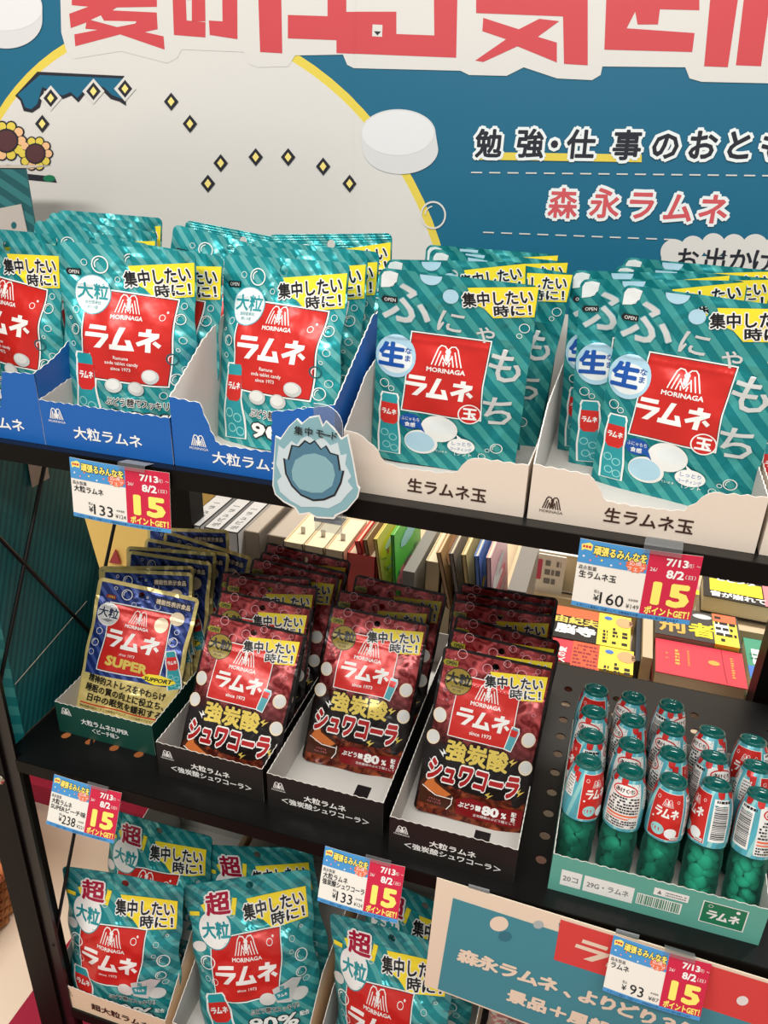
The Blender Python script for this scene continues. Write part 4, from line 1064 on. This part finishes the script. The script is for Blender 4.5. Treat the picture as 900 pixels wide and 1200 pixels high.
# ------------------------------------------------------------------ price cards taped to the shelf lips
tape_m = clear('tape_clear', (230, 234, 236), .07, .3)
def price_card(name_lines, price, sub, x, ztop, y, tilt, yaw, roll, label, w_=84, h_=54, tx=.52):
    root = tag(empty('price_card', (x, y, ztop), (-math.radians(tilt), math.radians(roll), math.radians(yaw))), label, 'price card', 'price cards')
    A = Art(); s = w_ / 84
    A.rect(0, 0, 48.5, 18.5, 'tagblue', 1); A.rect(48.5, 0, 84, 50.5, 'tagred', 1); A.rect(0, 50.3, 84, 54, 'tagblue', 1.2)
    A.poly([(1.5, 4), (7, 2), (9.5, 3.5), (9, 8), (4, 7.5), (2, 9)], 'tagyel', 2); A.lines(2.6, 4, 8.4, 6.6, 1, 'tagred', 3, .7, 3)
    A.text('頑張るみんなを', 29, 7, 7.4, 'tagyel', 4, -1, .035, width=37, out='black', ow=.06)
    A.poly([(41 + (7.6 if i % 2 else 6.6) * math.cos(i * math.pi / 12), 13.5 + (5.8 if i % 2 else 5) * math.sin(i * math.pi / 12)) for i in range(24)], 'orange', 2.4)
    A.text('応援！', 41, 11.5, 4.4, 'white', 3, 6, bold=.04); A.text('フェア', 41, 16, 4.4, 'white', 3, 6, bold=.04)
    for dx, dy, c in ((4, 13, 'white'), (9, 15.5, 'pink'), (17, 14, 'yellow'), (24, 16.5, 'white'), (30, 14, 'pink'), (13, 11.5, 'orange')): A.disc(dx, dy, .8, c, 2, n=8)
    A.text('森永製菓', 8, 21.8, 3.8, 'black', 2, width=13)
    for i, t in enumerate(name_lines):
        n_ = len(t); A.text(t, 2.5 + min(45, n_ * 5.3) / 2, 27 + i * 6, 6.2, 'black', 2, bold=.02, width=min(45, n_ * 5.3))
    A.text('税込', 17, 39, 3, 'black', 2, width=4); A.text('¥', 17, 44, 7, 'black', 2, bold=.01)
    A.text(price, 28, 43, 13.5, 'black', 2, bold=.006, width=17 if len(price) > 2 else 12)
    A.text('本体価格', 43, 41, 2.2, 'black', 2, width=7); A.text('¥' + sub, 43, 46, 5, 'black', 2, bold=.0, width=9)
    A.text('7/13', 68, 7, 7.6, 'white', 3, bold=.035, width=15); A.text('（月）～', 79, 8, 3.6, 'white', 3, bold=.03, width=9)
    A.text('8/2', 68, 16, 8.6, 'white', 3, bold=.035, width=12); A.text('（日）', 78.5, 17, 3.6, 'white', 3, bold=.02, width=7); A.text('26/', 53, 14, 4, 'white', 3)
    A.text('15', 67.5, 31.5, 23.5, 'tagyel', 3, bold=.05, width=26)
    A.text('ポイントGET！', 67, 46.5, 7, 'tagyel', 3, bold=.04, width=31)
    A.text('※ポイント進呈は「応援フェア」対象商品をお買い上げの方に限り加算されます', 40, 52.2, 2.3, 'navy', 3, width=72)
    b = MB(); W_ = w_ / 1000; H_ = h_ / 1000; bend = lambda u: .0022 * (2 * u / 84) ** 2
    P = lambda a, c, l: ((a - 42) * s / 1000, -.0002 - .00015 * l + bend(a - 42), -c * h_ / 54 / 1000)
    B = Art(); B.rect(0, 0, 84, 54, 'tagwhite', 0); B.emit(b, P, 10); B.emit(b, lambda a, c, l: tuple(v + (.0004 if i == 1 else 0) for i, v in enumerate(P(a, c, l))), 10)
    A.emit(b, P, 8); b.build('card', root)
    t = MB(); x0 = (tx - .5) * W_
    for p, q in (((-.0006, .012), (-.0006, -.012)),):
        t.add([(x0, -.0022, -.002), (x0 + .026, -.0022, -.002), (x0 + .026, -.0016, .004), (x0, -.0016, .004)], [(0, 1, 2, 3)], tape_m)
        c = math.cos(math.radians(tilt)); s_ = math.sin(math.radians(tilt))
        # tape folds back on to the shelf top
        u = (0, .021 * c, -.021 * s_); e0 = Vector((x0, -.0016, .004))
        t.add([e0, e0 + Vector((.026, 0, 0)), e0 + Vector((.0275, u[1], u[2])), e0 + Vector((.0015, u[1], u[2]))], [(0, 1, 2, 3)], tape_m)
    t.build('tape', root)
    return root
price_card(['大粒ラムネ'], '133', '124', -.2345, .0135, -.006, 6, 0, 0, 'price card reading 133 yen on the top shelf lip under the blue trays', 97, 54)
price_card(['生ラムネ玉'], '160', '149', .192, .0135, -.004, 3, 0, -.6, 'price card reading 160 yen on the top shelf lip under the cream trays', 84.5, 55)
price_card(['大粒ラムネ', 'SUPERピーチ味'], '238', '221', -.3245, -.3740, -.005, 27, 0, 0, 'price card reading 238 yen at the left end of the middle shelf lip', 85, 55)
price_card(['大粒ラムネ', '強炭酸シュワコーラ'], '133', '124', -.0075, -.3690, -.004, 27, 0, -1, 'price card reading 133 yen on the middle shelf lip under the black trays', 83, 55)
price_card(['ラムネ'], '93', '87', .274, -.3725, -.012, 20, 0, 1.5, 'price card reading 93 yen on the middle shelf lip over the hanging sign', 84, 55)
# ------------------------------------------------------------------ flame-shaped card clipped to the top shelf
fy = -.016
fc = tag(empty('flame_card', (-.05, fy, .0)), 'pale blue flame-shaped shelf card between blue and cream trays', 'shelf card')
def fpx(p): return [at(x, y, fy) for x, y in p]
S = 900 / 160.0
G = lambda p: [(300 + x / S, 480 + y / S) for x, y in p]
b = MB(); mid = mat('flame_mid', (128, 170, 178), .5); lt = mat('flame_light', (194, 210, 214), .5); dk = mat('flame_dark', (72, 118, 140), .5); rim = mat('flame_rim', (226, 226, 220), .5)
outl = G([(128, 175), (160, 190), (215, 110), (270, 60), (300, 90), (350, 50), (415, 38), (440, 105), (460, 72), (520, 130), (560, 190), (605, 165), (640, 330), (672, 500), (686, 520), (672, 580), (600, 665), (530, 700), (515, 722), (400, 715), (350, 685), (285, 695), (255, 650), (180, 610), (125, 560), (108, 500), (115, 350)])
fl = fpx(outl); cxm = sum(p[0] for p in fl) / len(fl); czm = sum(p[1] for p in fl) / len(fl)
b.prism(fl, lambda p, q, d: (p, fy + d, q), .0014, rim)
def flp(p, m, l, k=1): b.prism([(cxm + (x - cxm) * k, czm + (z - czm) * k) for x, z in fpx(G(p))], lambda a_, c_, d: (a_, fy - .0002 * l + d, c_), .0001, m)
flp([(131, 182), (162, 200), (220, 115), (270, 67), (300, 100), (350, 58), (412, 45), (438, 118), (464, 82), (518, 138), (562, 200), (600, 175), (634, 330), (664, 500), (676, 524), (664, 576), (596, 656), (520, 690), (510, 708), (400, 703), (350, 673), (288, 683), (262, 640), (185, 600), (132, 555), (116, 500), (122, 350)], mid, 1)
flp([(150, 235), (185, 260), (235, 205), (270, 230), (300, 190), (345, 170), (390, 205), (440, 180), (490, 235), (540, 215), (560, 300), (600, 290), (590, 360), (630, 440), (605, 470), (640, 520), (600, 560), (560, 610), (480, 650), (400, 640), (300, 640), (230, 600), (160, 540), (140, 470), (170, 440), (135, 360)], lt, 2)
dkp = [(188, 320), (215, 330), (240, 235), (285, 245), (325, 205), (358, 225), (388, 205), (430, 260), (462, 238), (490, 285), (540, 300), (555, 400), (578, 400), (560, 480), (520, 560), (450, 590), (380, 595), (300, 560), (240, 500), (200, 420)]
flp(dkp, 'black', 3, 1.035); flp(dkp, dk, 4, .97)
flp([(238, 400), (262, 330), (320, 295), (390, 285), (460, 310), (510, 360), (525, 430), (505, 500), (440, 545), (370, 545), (290, 520), (245, 460)], mid, 5)
FA = Art()
for s, x, y in (('集', 285, 134), ('中', 352, 142), ('モ', 425, 152), ('ー', 473, 164), ('ド', 522, 170)):
    q_ = at(300 + x / S, 480 + y / S, fy); FA.text(s, q_[0] * 1000, -q_[1] * 1000, 7.2, 'black', 6, -4, .018)
FA.emit(b, lambda p, q, l: (p / 1000, fy - .0016, -q / 1000))
b.build('card', fc, loc=(.05, -fy, 0))
hm = clear('clip_clear', (232, 236, 238), .08, .1)
hx0, hz0 = at(368, 472, fy + .004); hx1, hz1 = at(402, 520, fy + .004)
b = MB(); b.prism([(hx0, -.012), (hx1, -.012), (hx1, hz0 - .018)] + [(hx1 - .016 + .016 * math.cos(t), hz0 - .016 + .016 * math.sin(t)) for t in [math.radians(15 * k) for k in range(7)]] + [(hx0, hz0)], lambda p, q, d: (p, fy + .003 + d, q), .0007, hm)
b.box((hx0, fy + .0015, -.003), (hx1, -.0016, .0), hm)
b.build('clip', fc, loc=(.05, -fy, 0))
# ------------------------------------------------------------------ sign hanging from the middle shelf
sy = -.0075
sg = tag(empty('hanging_sign', (.25, sy, -.375)), 'teal and red hanging sign with pale border below the bottle crate', 'sign')
sp = lambda p: [at(x, y, sy) for x, y in p]
b = MB(); sgp = mat('sign_paper', (240, 224, 200), .5); sgt = mat('sign_teal', (66, 146, 160), .5); sgr = mat('sign_red', (222, 74, 70), .5)
b.prism(sp([(512, 1029), (1010, 1183), (1010, 1352), (497, 1154)]), lambda p, q, d: (p, sy + d, q), .0012, sgp)
SA = Art()
def sa(p, m, l): SA.poly([(1000 * x, -1000 * z) for x, z in sp(p)], m, l)
sa([(531, 1052), (655, 1092), (655, 1081), (1004, 1190), (1004, 1345), (513, 1158.5)], sgt, 1)
sa([(657, 1077), (1004, 1184), (1004, 1240), (800, 1172), (649, 1124)], sgr, 2)
for cx, cy, r, m in ((585, 1082, 11, sgp), (631, 1083, 6, mat('sign_grey', (176, 190, 190), .5)), (760, 1160, 9, sgp), (870, 1172, 7, 'white')): sa(circ(cx, cy, r, r * .8, 16), m, 3)
sa(circ(592, 1097, 8, 6, 14), mat('sign_dteal', (48, 122, 138), .5), 2.5)
q_ = sp([(735, 1128)])[0]; SA.ramune(1000 * q_[0], -1000 * q_[1], 95, 26, sgp, 4, -3)
for i, s in enumerate('森永ラムネ、よりどり３個'):
    p = sp([(549 + 23.4 * i, 1121 + 7.75 * i)])[0]; SA.text(s, 1000 * p[0], -1000 * p[1], 21, sgp, 5, -3, .05)
for i, s in enumerate('景品＋風船'):
    p = sp([(606 + 24 * i, 1168 + 8.3 * i)])[0]; SA.text(s, 1000 * p[0], -1000 * p[1], 20, sgp, 5, -3, .05)
SA.emit(b, lambda p, q, l: (p / 1000, sy - .0002 - .00015 * l, -q / 1000))
b.build('board', sg, loc=(-.25, -sy, .375))
tb = MB()
for px in (548, 720):
    x_, z_ = at(px, 1036 + (px - 512) * .305, sy); tb.box((x_, sy + .0002, z_ - .01), (x_ + .02, sy + .0008, z_ + .012), tape_m)
tb.build('tape', sg, loc=(-.25, -sy, .375))
# silver bag behind the sign
sv = film('film_silver', (150, 146, 138), (196, 190, 176), 20, .05, .5, .75, .22, .9)
def art_plain(W):
    a = Art(); a.rect(20, 60, 90, 120, foil('grey'), 1.5); return a
o = make_pouch('candy_pouch', Surf(.11, .16, .02, .02, .8, 77, .002, .06), sv, art_plain(.11)); o.location = (.172, .05, Z3 + .001); o.rotation_euler = (math.radians(-12), 0, math.radians(-15))
tag(o, 'crinkled silver bag on the bottom shelf below the hanging sign', 'candy pouch')
# ------------------------------------------------------------------ teal striped side board, braces behind it, tape strips
sb = film('board_stripe', (14, 84, 88), (26, 106, 108), 24, .0085, .5, .0, .55, .08)
sb2 = film('board_stripe_flap', (28, 140, 146), (70, 172, 170), -50, .020, .5, .0, .5, .05)
def sheet(poly, fn, t, m, parent=None, name='side_board', loc=None):
    b = MB(); b.uv = []
    b.prism(poly, fn, t, m); 
    b.uv = []
    n_ = len(poly)
    b.uv = [(p[0], p[1]) for p in poly] + [(p[0], p[1]) for p in poly] + [(0, 0)] * (len(b.v) - 2 * n_)
    return b.build(name, parent, loc=loc)
bd = tag(empty('side_board', (-.436, .1, Z2)), 'dark teal striped cardboard side sheet inside the rack beside the green tray', 'board')
sheet([(.034, Z2 + .001), (.262, Z2 + .001), (.206, -.24), (.19, -.15), (.165, -.003), (.034, -.003)], lambda p, q, d: (-.436 - d, p, q), .002, sb, bd, 'panel', (.436, -.1, -Z2))
sheet([(.007, Z2 + .001), (.0335, Z2 + .001), (.0335, -.003), (.007, -.003)], lambda p, q, d: (-.4352 - d, p, q), .002, sb2, bd, 'flap', (.436, -.1, -Z2))
wb = mat('tape_white', (196, 184, 168), .6)
MB().box((-.4335, .112, -.088), (-.4325, .140, -.004), wb).build('tape', bd, loc=(.436, -.1, -Z2)); MB().box((-.4335, .152, -.03), (-.4325, .172, -.004), wb).build('tape', bd, loc=(.436, -.1, -Z2))
MB().tube([(-.4335, .034, -.297), (-.4330, .17, -.268)], .0005, wb).build('string', bd, loc=(.436, -.1, -Z2))
# striped carton standing at the far left of the top shelf
sc_ = film('carton_stripe', (18, 84, 90), (44, 116, 118), -62, .017, .5, 0, .5, .05)
ct = tag(empty('display_carton', (-.6, .3, .015)), 'tall teal striped carton with white label at the far left behind the pouches', 'carton')
x1, zt = at(30, 197, .25)
sheet([(-.70, -.02), (-.488, -.02), (-.4925, zt), (-.70, zt - .008)], lambda p, q, d: (p, .25 + d, q), .002, sc_, ct, 'front_panel', (.6, -.3, -.015))
sheet([(-.70, .25), (-.4925, .25), (-.53, .34), (-.70, .34)], lambda p, q, d: (p, q, zt - .001 + d - .008 * (-.4925 - p) / .21), .001, wb, ct, 'top_panel', (.6, -.3, -.015))
b = MB(); b.prism([at(x, y, .249) for x, y in [(-40, 252), (25, 239), (33, 275), (36, 300), (-40, 300)]], lambda p, q, d: (p, .2485 + d, q), .001, mat('label_white', (188, 180, 172), .6))
b.prism([at(x, y, .248) for x, y in circ(16, 264, 3, 4, 14)], lambda p, q, d: (p, .248 + d, q), .0004, 'dteal'); b.build('label', ct, loc=(.6, -.3, -.015))
# ------------------------------------------------------------------ behind the rack: yellow board, book fixture, books
yb = tag(empty('yellow_board', (-.66, .62, FL)), 'plain yellow board standing behind the left rear post', 'board')
b = MB(); b.box((-1.1, .62, FL), (-.405, .63, .0), mat('board_yellow', (250, 214, 120), .6)); b.build('panel', yb, loc=(.66, -.62, -FL))
b = MB(); b.prism([at(x, y, .61) for x, y in [(134, 645), (127, 660), (140, 662), (136, 650)]], lambda p, q, d: (p, .612 + d, q), .004, mat('leaf_red', (170, 60, 64), .6)); b.build('leaf', yb, loc=(.66, -.62, -FL))
wood = mat('fixture_wood', (206, 184, 150), .5, vary=.12, bscale=12)
fx = tag(empty('book_fixture', (0, .75, FL)), 'beige stepped bookstore display table behind the rack', 'display table')
fl_ = (0, -.75, -FL)
MB().box((-.40, .405, -.475), (.9, 1.25, -.455), wood).build('table_top', fx, loc=fl_)
MB().box((-.40, .48, FL), (.9, 1.2, -.475), mat('fixture_front', (240, 225, 195), .6)).build('cabinet', fx, loc=fl_)
MB().box((.03, .63, -.455), (.9, .645, -.415), wood).build('riser', fx, loc=fl_); MB().box((.03, .645, -.435), (.9, 1.0, -.42), wood).build('step', fx, loc=fl_)
MB().box((.252, .46, -.455), (.266, .64, -.385), wood).build('divider', fx, loc=fl_)
pg = mat('book_pages', (226, 212, 178), .8)
def flat_book(x0, x1, y0, y1, zt, th, cover, label, art=None, obi=None, rot=0, n=1):
    r = tag(empty('book', ((x0 + x1) / 2, (y0 + y1) / 2, zt - th), (0, 0, math.radians(rot))), label, 'book', 'books lying on the display table')
    w2, d2 = (x1 - x0) / 2, (y1 - y0) / 2
    MB().box((-w2 + .001, -d2 + .002, .001), (w2 - .002, d2 - .001, th - .001), pg).build('pages', r)
    b = MB(); b.box((-w2, -d2, th - .0012), (w2, d2, th), cover); b.box((-w2, -d2, 0), (w2, d2, .0012), cover); b.box((-w2, d2 - .001, 0), (w2, d2, th), cover)
    if art: art.emit(b, lambda p, q, l: (-w2 + p / 1000, d2 - q / 1000, th + .0003 + .00015 * l))
    b.build('cover', r)
    if obi:
        o = MB(); a0, a1, m, oa = obi; o.box((-w2 + a0, -d2 - .0004, -.0), (-w2 + a1, d2 + .0004, th + .0006), m)
        if oa: oa.emit(o, lambda p, q, l: (-w2 + a0 + p / 1000, d2 - q / 1000, th + .0009 + .00015 * l))
        o.build('paper_band', r)
    return r
cv = lambda n_, c: mat('cover_' + n_, c, .35)
A = Art(); A.poly(circ(80, 40, 8, 6, 12), cv('gold', (222, 170, 80)), 1); A.lines(27, 22, 33, 62, 5, cv('gold', (222, 170, 80)), 1, .7, 3); A.lines(103, 18, 107, 70, 9, cv('gold', (222, 170, 80)), 1, .6, 4); A.lines(14, 34, 17, 50, 4, cv('gold', (222, 170, 80)), 1, .6, 5); A.lines(44, 20, 47, 60, 10, cv('gold', (222, 170, 80)), 1, .5, 6)
A.stroke([(92, 0), (93, 50), (95, 84)], .8, cv('wine', (150, 30, 50)), 1.2)
flat_book(.272, .393, .450, .537, -.398, .034, cv('red', (214, 62, 78)), 'red book with gold lettering lying in front of the dark cover', A)
A = Art(); A.text('刑', 25, 55, 40, cv('gold', (222, 170, 80)), 1, 0, .03); A.text('者', 68, 55, 40, 'yellow', 1, 0, .03); A.disc(70, 15, 14, 'silver', .8, ry=7)
B = Art(); B.lines(3, 3, 32, 80, 5, 'black', 1, .5, 5); B.rect(0, 0, 34, 22, 'orange', .6); B.rect(2, 26, 22, 60, 'white', .5)
flat_book(.270, .392, .54, .625, -.392, .034, cv('dark', (62, 60, 60)), 'dark book with yellow characters behind the red one', A, (.085, .119, mat('band_yellow', (244, 222, 70), .5), B))
A = Art(); A.rect(8, 30, 90, 70, 'white', 1); A.rect(0, 75, 100, 104, cv('blue', (70, 120, 200)), 1); A.lines(5, 40, 85, 60, 2, 'green', 2)
flat_book(.402, .50, .49, .60, -.408, .03, cv('green', (70, 150, 120)), 'green and white book beside the red one at the right', A)
A = Art(); A.rect(10, 12, 90, 52, 'yellow', 1); A.text('ヒビンタ', 52, 8, 16, 'white', 1.2, 0, .05); A.text('音が崩れて', 52, 62, 17, 'white', 1.2, 0, .04); A.rect(92, 0, 110, 74, 'pink', 1)
flat_book(.345, .455, .665, .74, -.385, .03, 'black', 'black book with large yellow shape on the upper step at the right', A, rot=-2)
A = Art(); A.lines(8, 6, 28, 70, 4, 'black', 1, .7, 21); A.rect(36, 0, 62, 75, 'pink', .8); A.lines(43, 8, 56, 56, 4, 'white', 1, .6, 22); A.rect(0, 60, 62, 75, 'yellow', 1.2)
flat_book(.275, .337, .665, .74, -.385, .03, 'white', 'white book with pink band on the upper step', A)
ob = mat('band_yellow', (244, 222, 70), .5)
def obi():
    B = Art(); B.disc(14, 12, 6, cv('blue', (70, 120, 200)), 1, ry=5); B.disc(38, 18, 13, 'skin', .8, ry=14); B.lines(8, 46, 15, 82, 4, 'black', 1, .7, 31); B.lines(22, 36, 30, 82, 5, 'black', 1, .7, 32); B.lines(36, 44, 44, 82, 4, 'black', 1, .7, 33); B.text('100', 48, 18, 9, 'black', 1.4, 90, .04); return B
A = Art(); A.rect(0, 0, 70, 26, cv('sunset', (226, 110, 70)), .8); A.text('由紀夫', 34, 36, 20, 'gold', 1, 0, .04, width=66); A.text('脳寺', 34, 62, 26, 'white', 1, 0, .05, width=60)
flat_book(.122, .236, .492, .580, -.40, .03, 'black', 'black book with white title and yellow band behind the rack', A, (.066, .114, ob, obi()))
A = Art(); A.text('人の愛', 16, 40, 13, 'white', 1, 90, .03); A.poly([(30, 0), (70, 0), (70, 90), (30, 90)], cv('flower', (214, 96, 60)), .8); A.lines(32, 5, 66, 85, 9, cv('wine', (150, 30, 50)), 1.2, .5, 8)
flat_book(.126, .242, .402 + .03, .489, -.40, .03, cv('red', (214, 62, 78)), 'red flowered book with yellow band just behind the middle shelf', A, (.068, .116, ob, obi()))
cb = tag(MB().box((.2445, .47, -.455), (.251, .6, -.40), mat('gap_navy', (40, 46, 58), .5)).build('gap_strip'), 'dark navy strip standing in for the shaded gap beside the beige divider', 'gap_strip')  # strip added in a dark colour, stands for the shade in the gap here
# white printed stack with sign on the step
A = Art(); A.rect(3, 6, 12, 30, cv('rose', (200, 70, 100)), 1); A.lines(16, 4, 36, 36, 3, 'grey', 1, .6, 9)
r = flat_book(.068, .215, .65, .76, -.345, .07, mat('paper_white', (238, 234, 228), .6), 'thick white stack of paper-covered books on the upper step', None)
b = MB(); b.box((.072, .640, -.415), (.124, .6425, -.345), mat('paper_white', (238, 234, 228), .6)); A.emit(b, lambda p, q, l: (.072 + p / 800, .6392, -.345 - q / 640)); tag(b.build('shelf_card'), 'small white card with pink mark in front of the white stack', 'card')
# upright books, spines up
def upright(x0, x1, y0, y1, zt, h, cover, label, top='pages', text=None, slip=False, yaw=0, lean=0, grp='books standing behind the rack', face=None):
    r = tag(empty('book', ((x0 + x1) / 2, y0, zt - h), (0, math.radians(lean), math.radians(yaw))), label, 'book', grp); w2 = (x1 - x0) / 2; D = y1 - y0
    b = MB(); b.box((-w2, 0, 0), (-w2 + .0012, D, h), cover); b.box((w2 - .0012, 0, 0), (w2, D, h), cover); b.box((-w2, 0, 0), (w2, .0012, h), cover)
    if top == 'spine': b.box((-w2, 0, h - .0015), (w2, D, h), cover)
    if text:
        A = Art()
        for i, s in enumerate(text): A.text(s, w2 * 1000, D * 1000 - 14 - i * 17, 13, 'grey', 1, 90 - 90, .02)
        A.emit(b, lambda p, q, l: (-w2 + p / 1000, D - q / 1000, h + .0003))
    if face: face.emit(b, lambda p, q, l: (w2 + .0004 + .0002 * l, p / 1000, h - q / 1000))
    b.build('cover', r)
    MB().box((-w2 + .0012, .0012, .002), (w2 - .0012, D - .001, h - .003), pg if top == 'pages' else mat('paper_white', (238, 234, 228), .6)).build('pages', r)
    if slip: MB().box((-.0035, D * .35, h - .003), (.0035, D * .354, h + .008), mat('paper_white', (238, 234, 228), .6)).build('order_slip', r)
    return r
gw = mat('spine_grey', (196, 194, 192), .45)
for i, (a, c) in enumerate(((-.435, -.405), (-.398, -.373), (-.368, -.343))):
    upright(a, c, .405, .56, -.27, .185, gw, ('first', 'second', 'third')[i] + ' grey-white volume from the left rear post', 'spine', 'ポピュラー')
pk = cv('piping', (190, 60, 64))
for i, (a, c) in enumerate(((-.268, -.238), (-.236, -.206), (-.204, -.176), (-.170, -.128))):
    upright(a, c, .402, .510, -.268, .187, cv('ivory', (226, 208, 170)) if i < 3 else cv('coral', (222, 74, 62)), ('leftmost', 'second from left', 'third from left', 'widest and rightmost, red-covered one')[i] + ' of the cream paperbacks with slips behind the flame card', 'pages', None, True)
A = Art(); A.lines(8, 25, 95, 150, 9, cv('dkred', (120, 30, 30)), 1, .3, 12)
upright(-.112, -.104, .404, .515, -.243, .215, cv('coral', (222, 74, 62)), 'bright red book leaning right of the cream paperbacks', face=A, lean=-13)
def mag(seed, cols, wd=15):
    A = Art(); g = random.Random(seed)
    for i in range(9):
        rx = g.uniform(.15, .4) * wd; ry = g.uniform(6, 16); A.poly(circ(g.uniform(rx + 1, wd - rx - 1), g.uniform(ry + 2, 150), rx, ry, 9), cols[i % len(cols)], 1 + i * .15)
    A.lines(wd * .1, 60, wd * .9, 120, 4, cols[0], 3, .4, seed); return A
upright(-.103, -.097, .404, .53, -.24, .218, cv('kraft', (150, 120, 84)), 'thin brown book between the red book and yellow magazine', lean=-12)
upright(-.100, -.095, .404, .54, -.238, .22, cv('lemon', (236, 214, 110)), 'yellow and orange magazine leaning beside the red book', face=mag(2, ['yellow', 'silver', 'orange', 'white'], 130), lean=-8.5)
upright(-.094, -.089, .41, .55, -.232, .222, cv('lime', (84, 196, 70)), 'lime green magazine leaning beside the narrow grey divider', face=mag(5, ['green', 'pink', 'lteal'], 130), lean=-4)
for i, (a, c, zt, y0) in enumerate(((-.062, -.040, -.275, .43), (-.038, -.016, -.275, .43), (-.064, -.041, -.33, .402), (-.039, -.016, -.33, .402))):
    upright(a, c, y0, y0 + (.13 if zt > -.3 else .026), zt, zt + .455, cv('ivory', (226, 208, 170)), ('left ivory paperback of the rear pair', 'right ivory paperback of the rear pair', 'left ivory paperback of the low front pair', 'right ivory paperback of the low front pair')[i] + ' behind the black trays')
for x, le, c, lb, cl in ((.010, -14, ('tan', (190, 150, 100)), 'tan picture book leaning right of the ivory paperbacks', ['skin', 'cream', 'orange']), (.020, -12, ('smoke', (130, 120, 110)), 'grey patterned magazine right of the tan picture book', ['grey', 'silver', 'brown']),
                     (.030, -10, ('wheat', (208, 184, 120)), 'wheat coloured book with pink spots behind the black trays', ['cream', 'pink', 'yellow']), (.040, -8, ('sky', (90, 130, 200)), 'blue and yellow magazine second from the wide grey divider', ['yellow', 'tagblue', 'white']), (.049, -6, ('blush', (226, 180, 190)), 'pale pink magazine touching the wide grey divider', ['pink', 'white', 'silver'])):
    upright(x, x + .0065, .404, .54, -.238, .217, cv(*c), lb, lean=le, face=mag(int(x * 1000), cl, 130))
grey = mat('divider_grey', (128, 124, 118), .35)
def divider(x, y0, y1, zt, h, th, label, lean=0, m=grey):
    o = MB().box((0, 0, 0), (th, y1 - y0, h), m).build('shelf_divider'); o.location = (x, y0, zt - h); o.rotation_euler = (0, math.radians(lean), 0); return tag(o, label, 'divider', 'grey dividers')
divider(-.087, .40, .56, -.28, .175, .017, 'narrow grey divider left of the ivory paperbacks', 0)
divider(.060, .40, .56, -.28, .175, .025, 'wide dark grey divider left of the white stack')
ac = clear('acrylic_clear', (226, 220, 212), .10, .08)
for i, (x0, x1) in enumerate(((-.372, -.318), (-.305, -.262))):
    r = tag(empty('book_stand', ((x0 + x1) / 2, .40, -.455)), ('left' if i == 0 else 'right') + ' of the two clear acrylic stands behind the gold pouches', 'acrylic stand', 'clear acrylic stands'); l = (-(x0 + x1) / 2, -.40, .455)
    MB().box((x0, .425, -.455), (x1, .427, -.275), ac).build('front', r, loc=l); MB().box((x0, .427, -.455), (x0 + .002, .58, -.275), ac).build('side', r, loc=l); MB().box((x1 - .002, .427, -.455), (x1, .58, -.275), ac).build('side', r, loc=l); MB().box((x0, .427, -.277), (x1, .58, -.275), ac).build('top', r, loc=l)
# ------------------------------------------------------------------ floor corner at the lower left: wicker basket, orange carton with tinsel
bk = tag(empty('wicker_basket', (-.845, .165, FL)), 'round tan wicker basket standing on the cream floor at the left edge', 'basket')
wk = mat('wicker', (186, 124, 70), .6, vary=.35, bscale=60); b = MB()
for j in range(11):
    z = .008 + j * .0125; R = .125 + .028 * j / 11; n_ = 56
    b.tube([((R + .004 * (1 if (i + j) % 2 else -1)) * math.cos(2 * math.pi * i / n_) * 1.0 + 0, (R + .004 * (1 if (i + j) % 2 else -1)) * math.sin(2 * math.pi * i / n_), z) for i in range(n_ + 1)], .0068, wk, 6)
b.lathe([(0, .004), (.12, .004), (.124, .012)], wk, 28); b.build('body', bk, smooth=True)
b = MB(); b.tube([(.155 * math.cos(2 * math.pi * i / 40), .155 * math.sin(2 * math.pi * i / 40), .146) for i in range(41)], .011, mat('wicker_rim', (206, 120, 74), .55, vary=.3, bscale=80), 8); b.build('rim', bk, smooth=True)
oc = tag(empty('orange_carton', (-.86, .62, FL)), 'orange carton with dark tinsel seen under the middle shelf at the left', 'carton')
MB().box((-1.2, .5, FL), (-.62, .7, FL + .2), mat('carton_orange', (196, 124, 66), .6)).build('body', oc, loc=(.86, -.62, -FL))
g = random.Random(3); b = MB()
for i in range(70):
    x = g.uniform(-.83, -.68); z = FL + .03 + g.uniform(.0, .06); dx, dz = g.uniform(-.03, .03), g.uniform(-.04, .05)
    b.add([(x, .497, z), (x + .003, .497, z), (x + dx, .485, z + dz)], [(0, 1, 2)], mat('tinsel', (40, 44, 90) if i % 3 else (190, 190, 200), .25, .6))
o = b.build('tinsel', oc, loc=(.86, -.62, -FL)); o['kind'] = 'stuff'
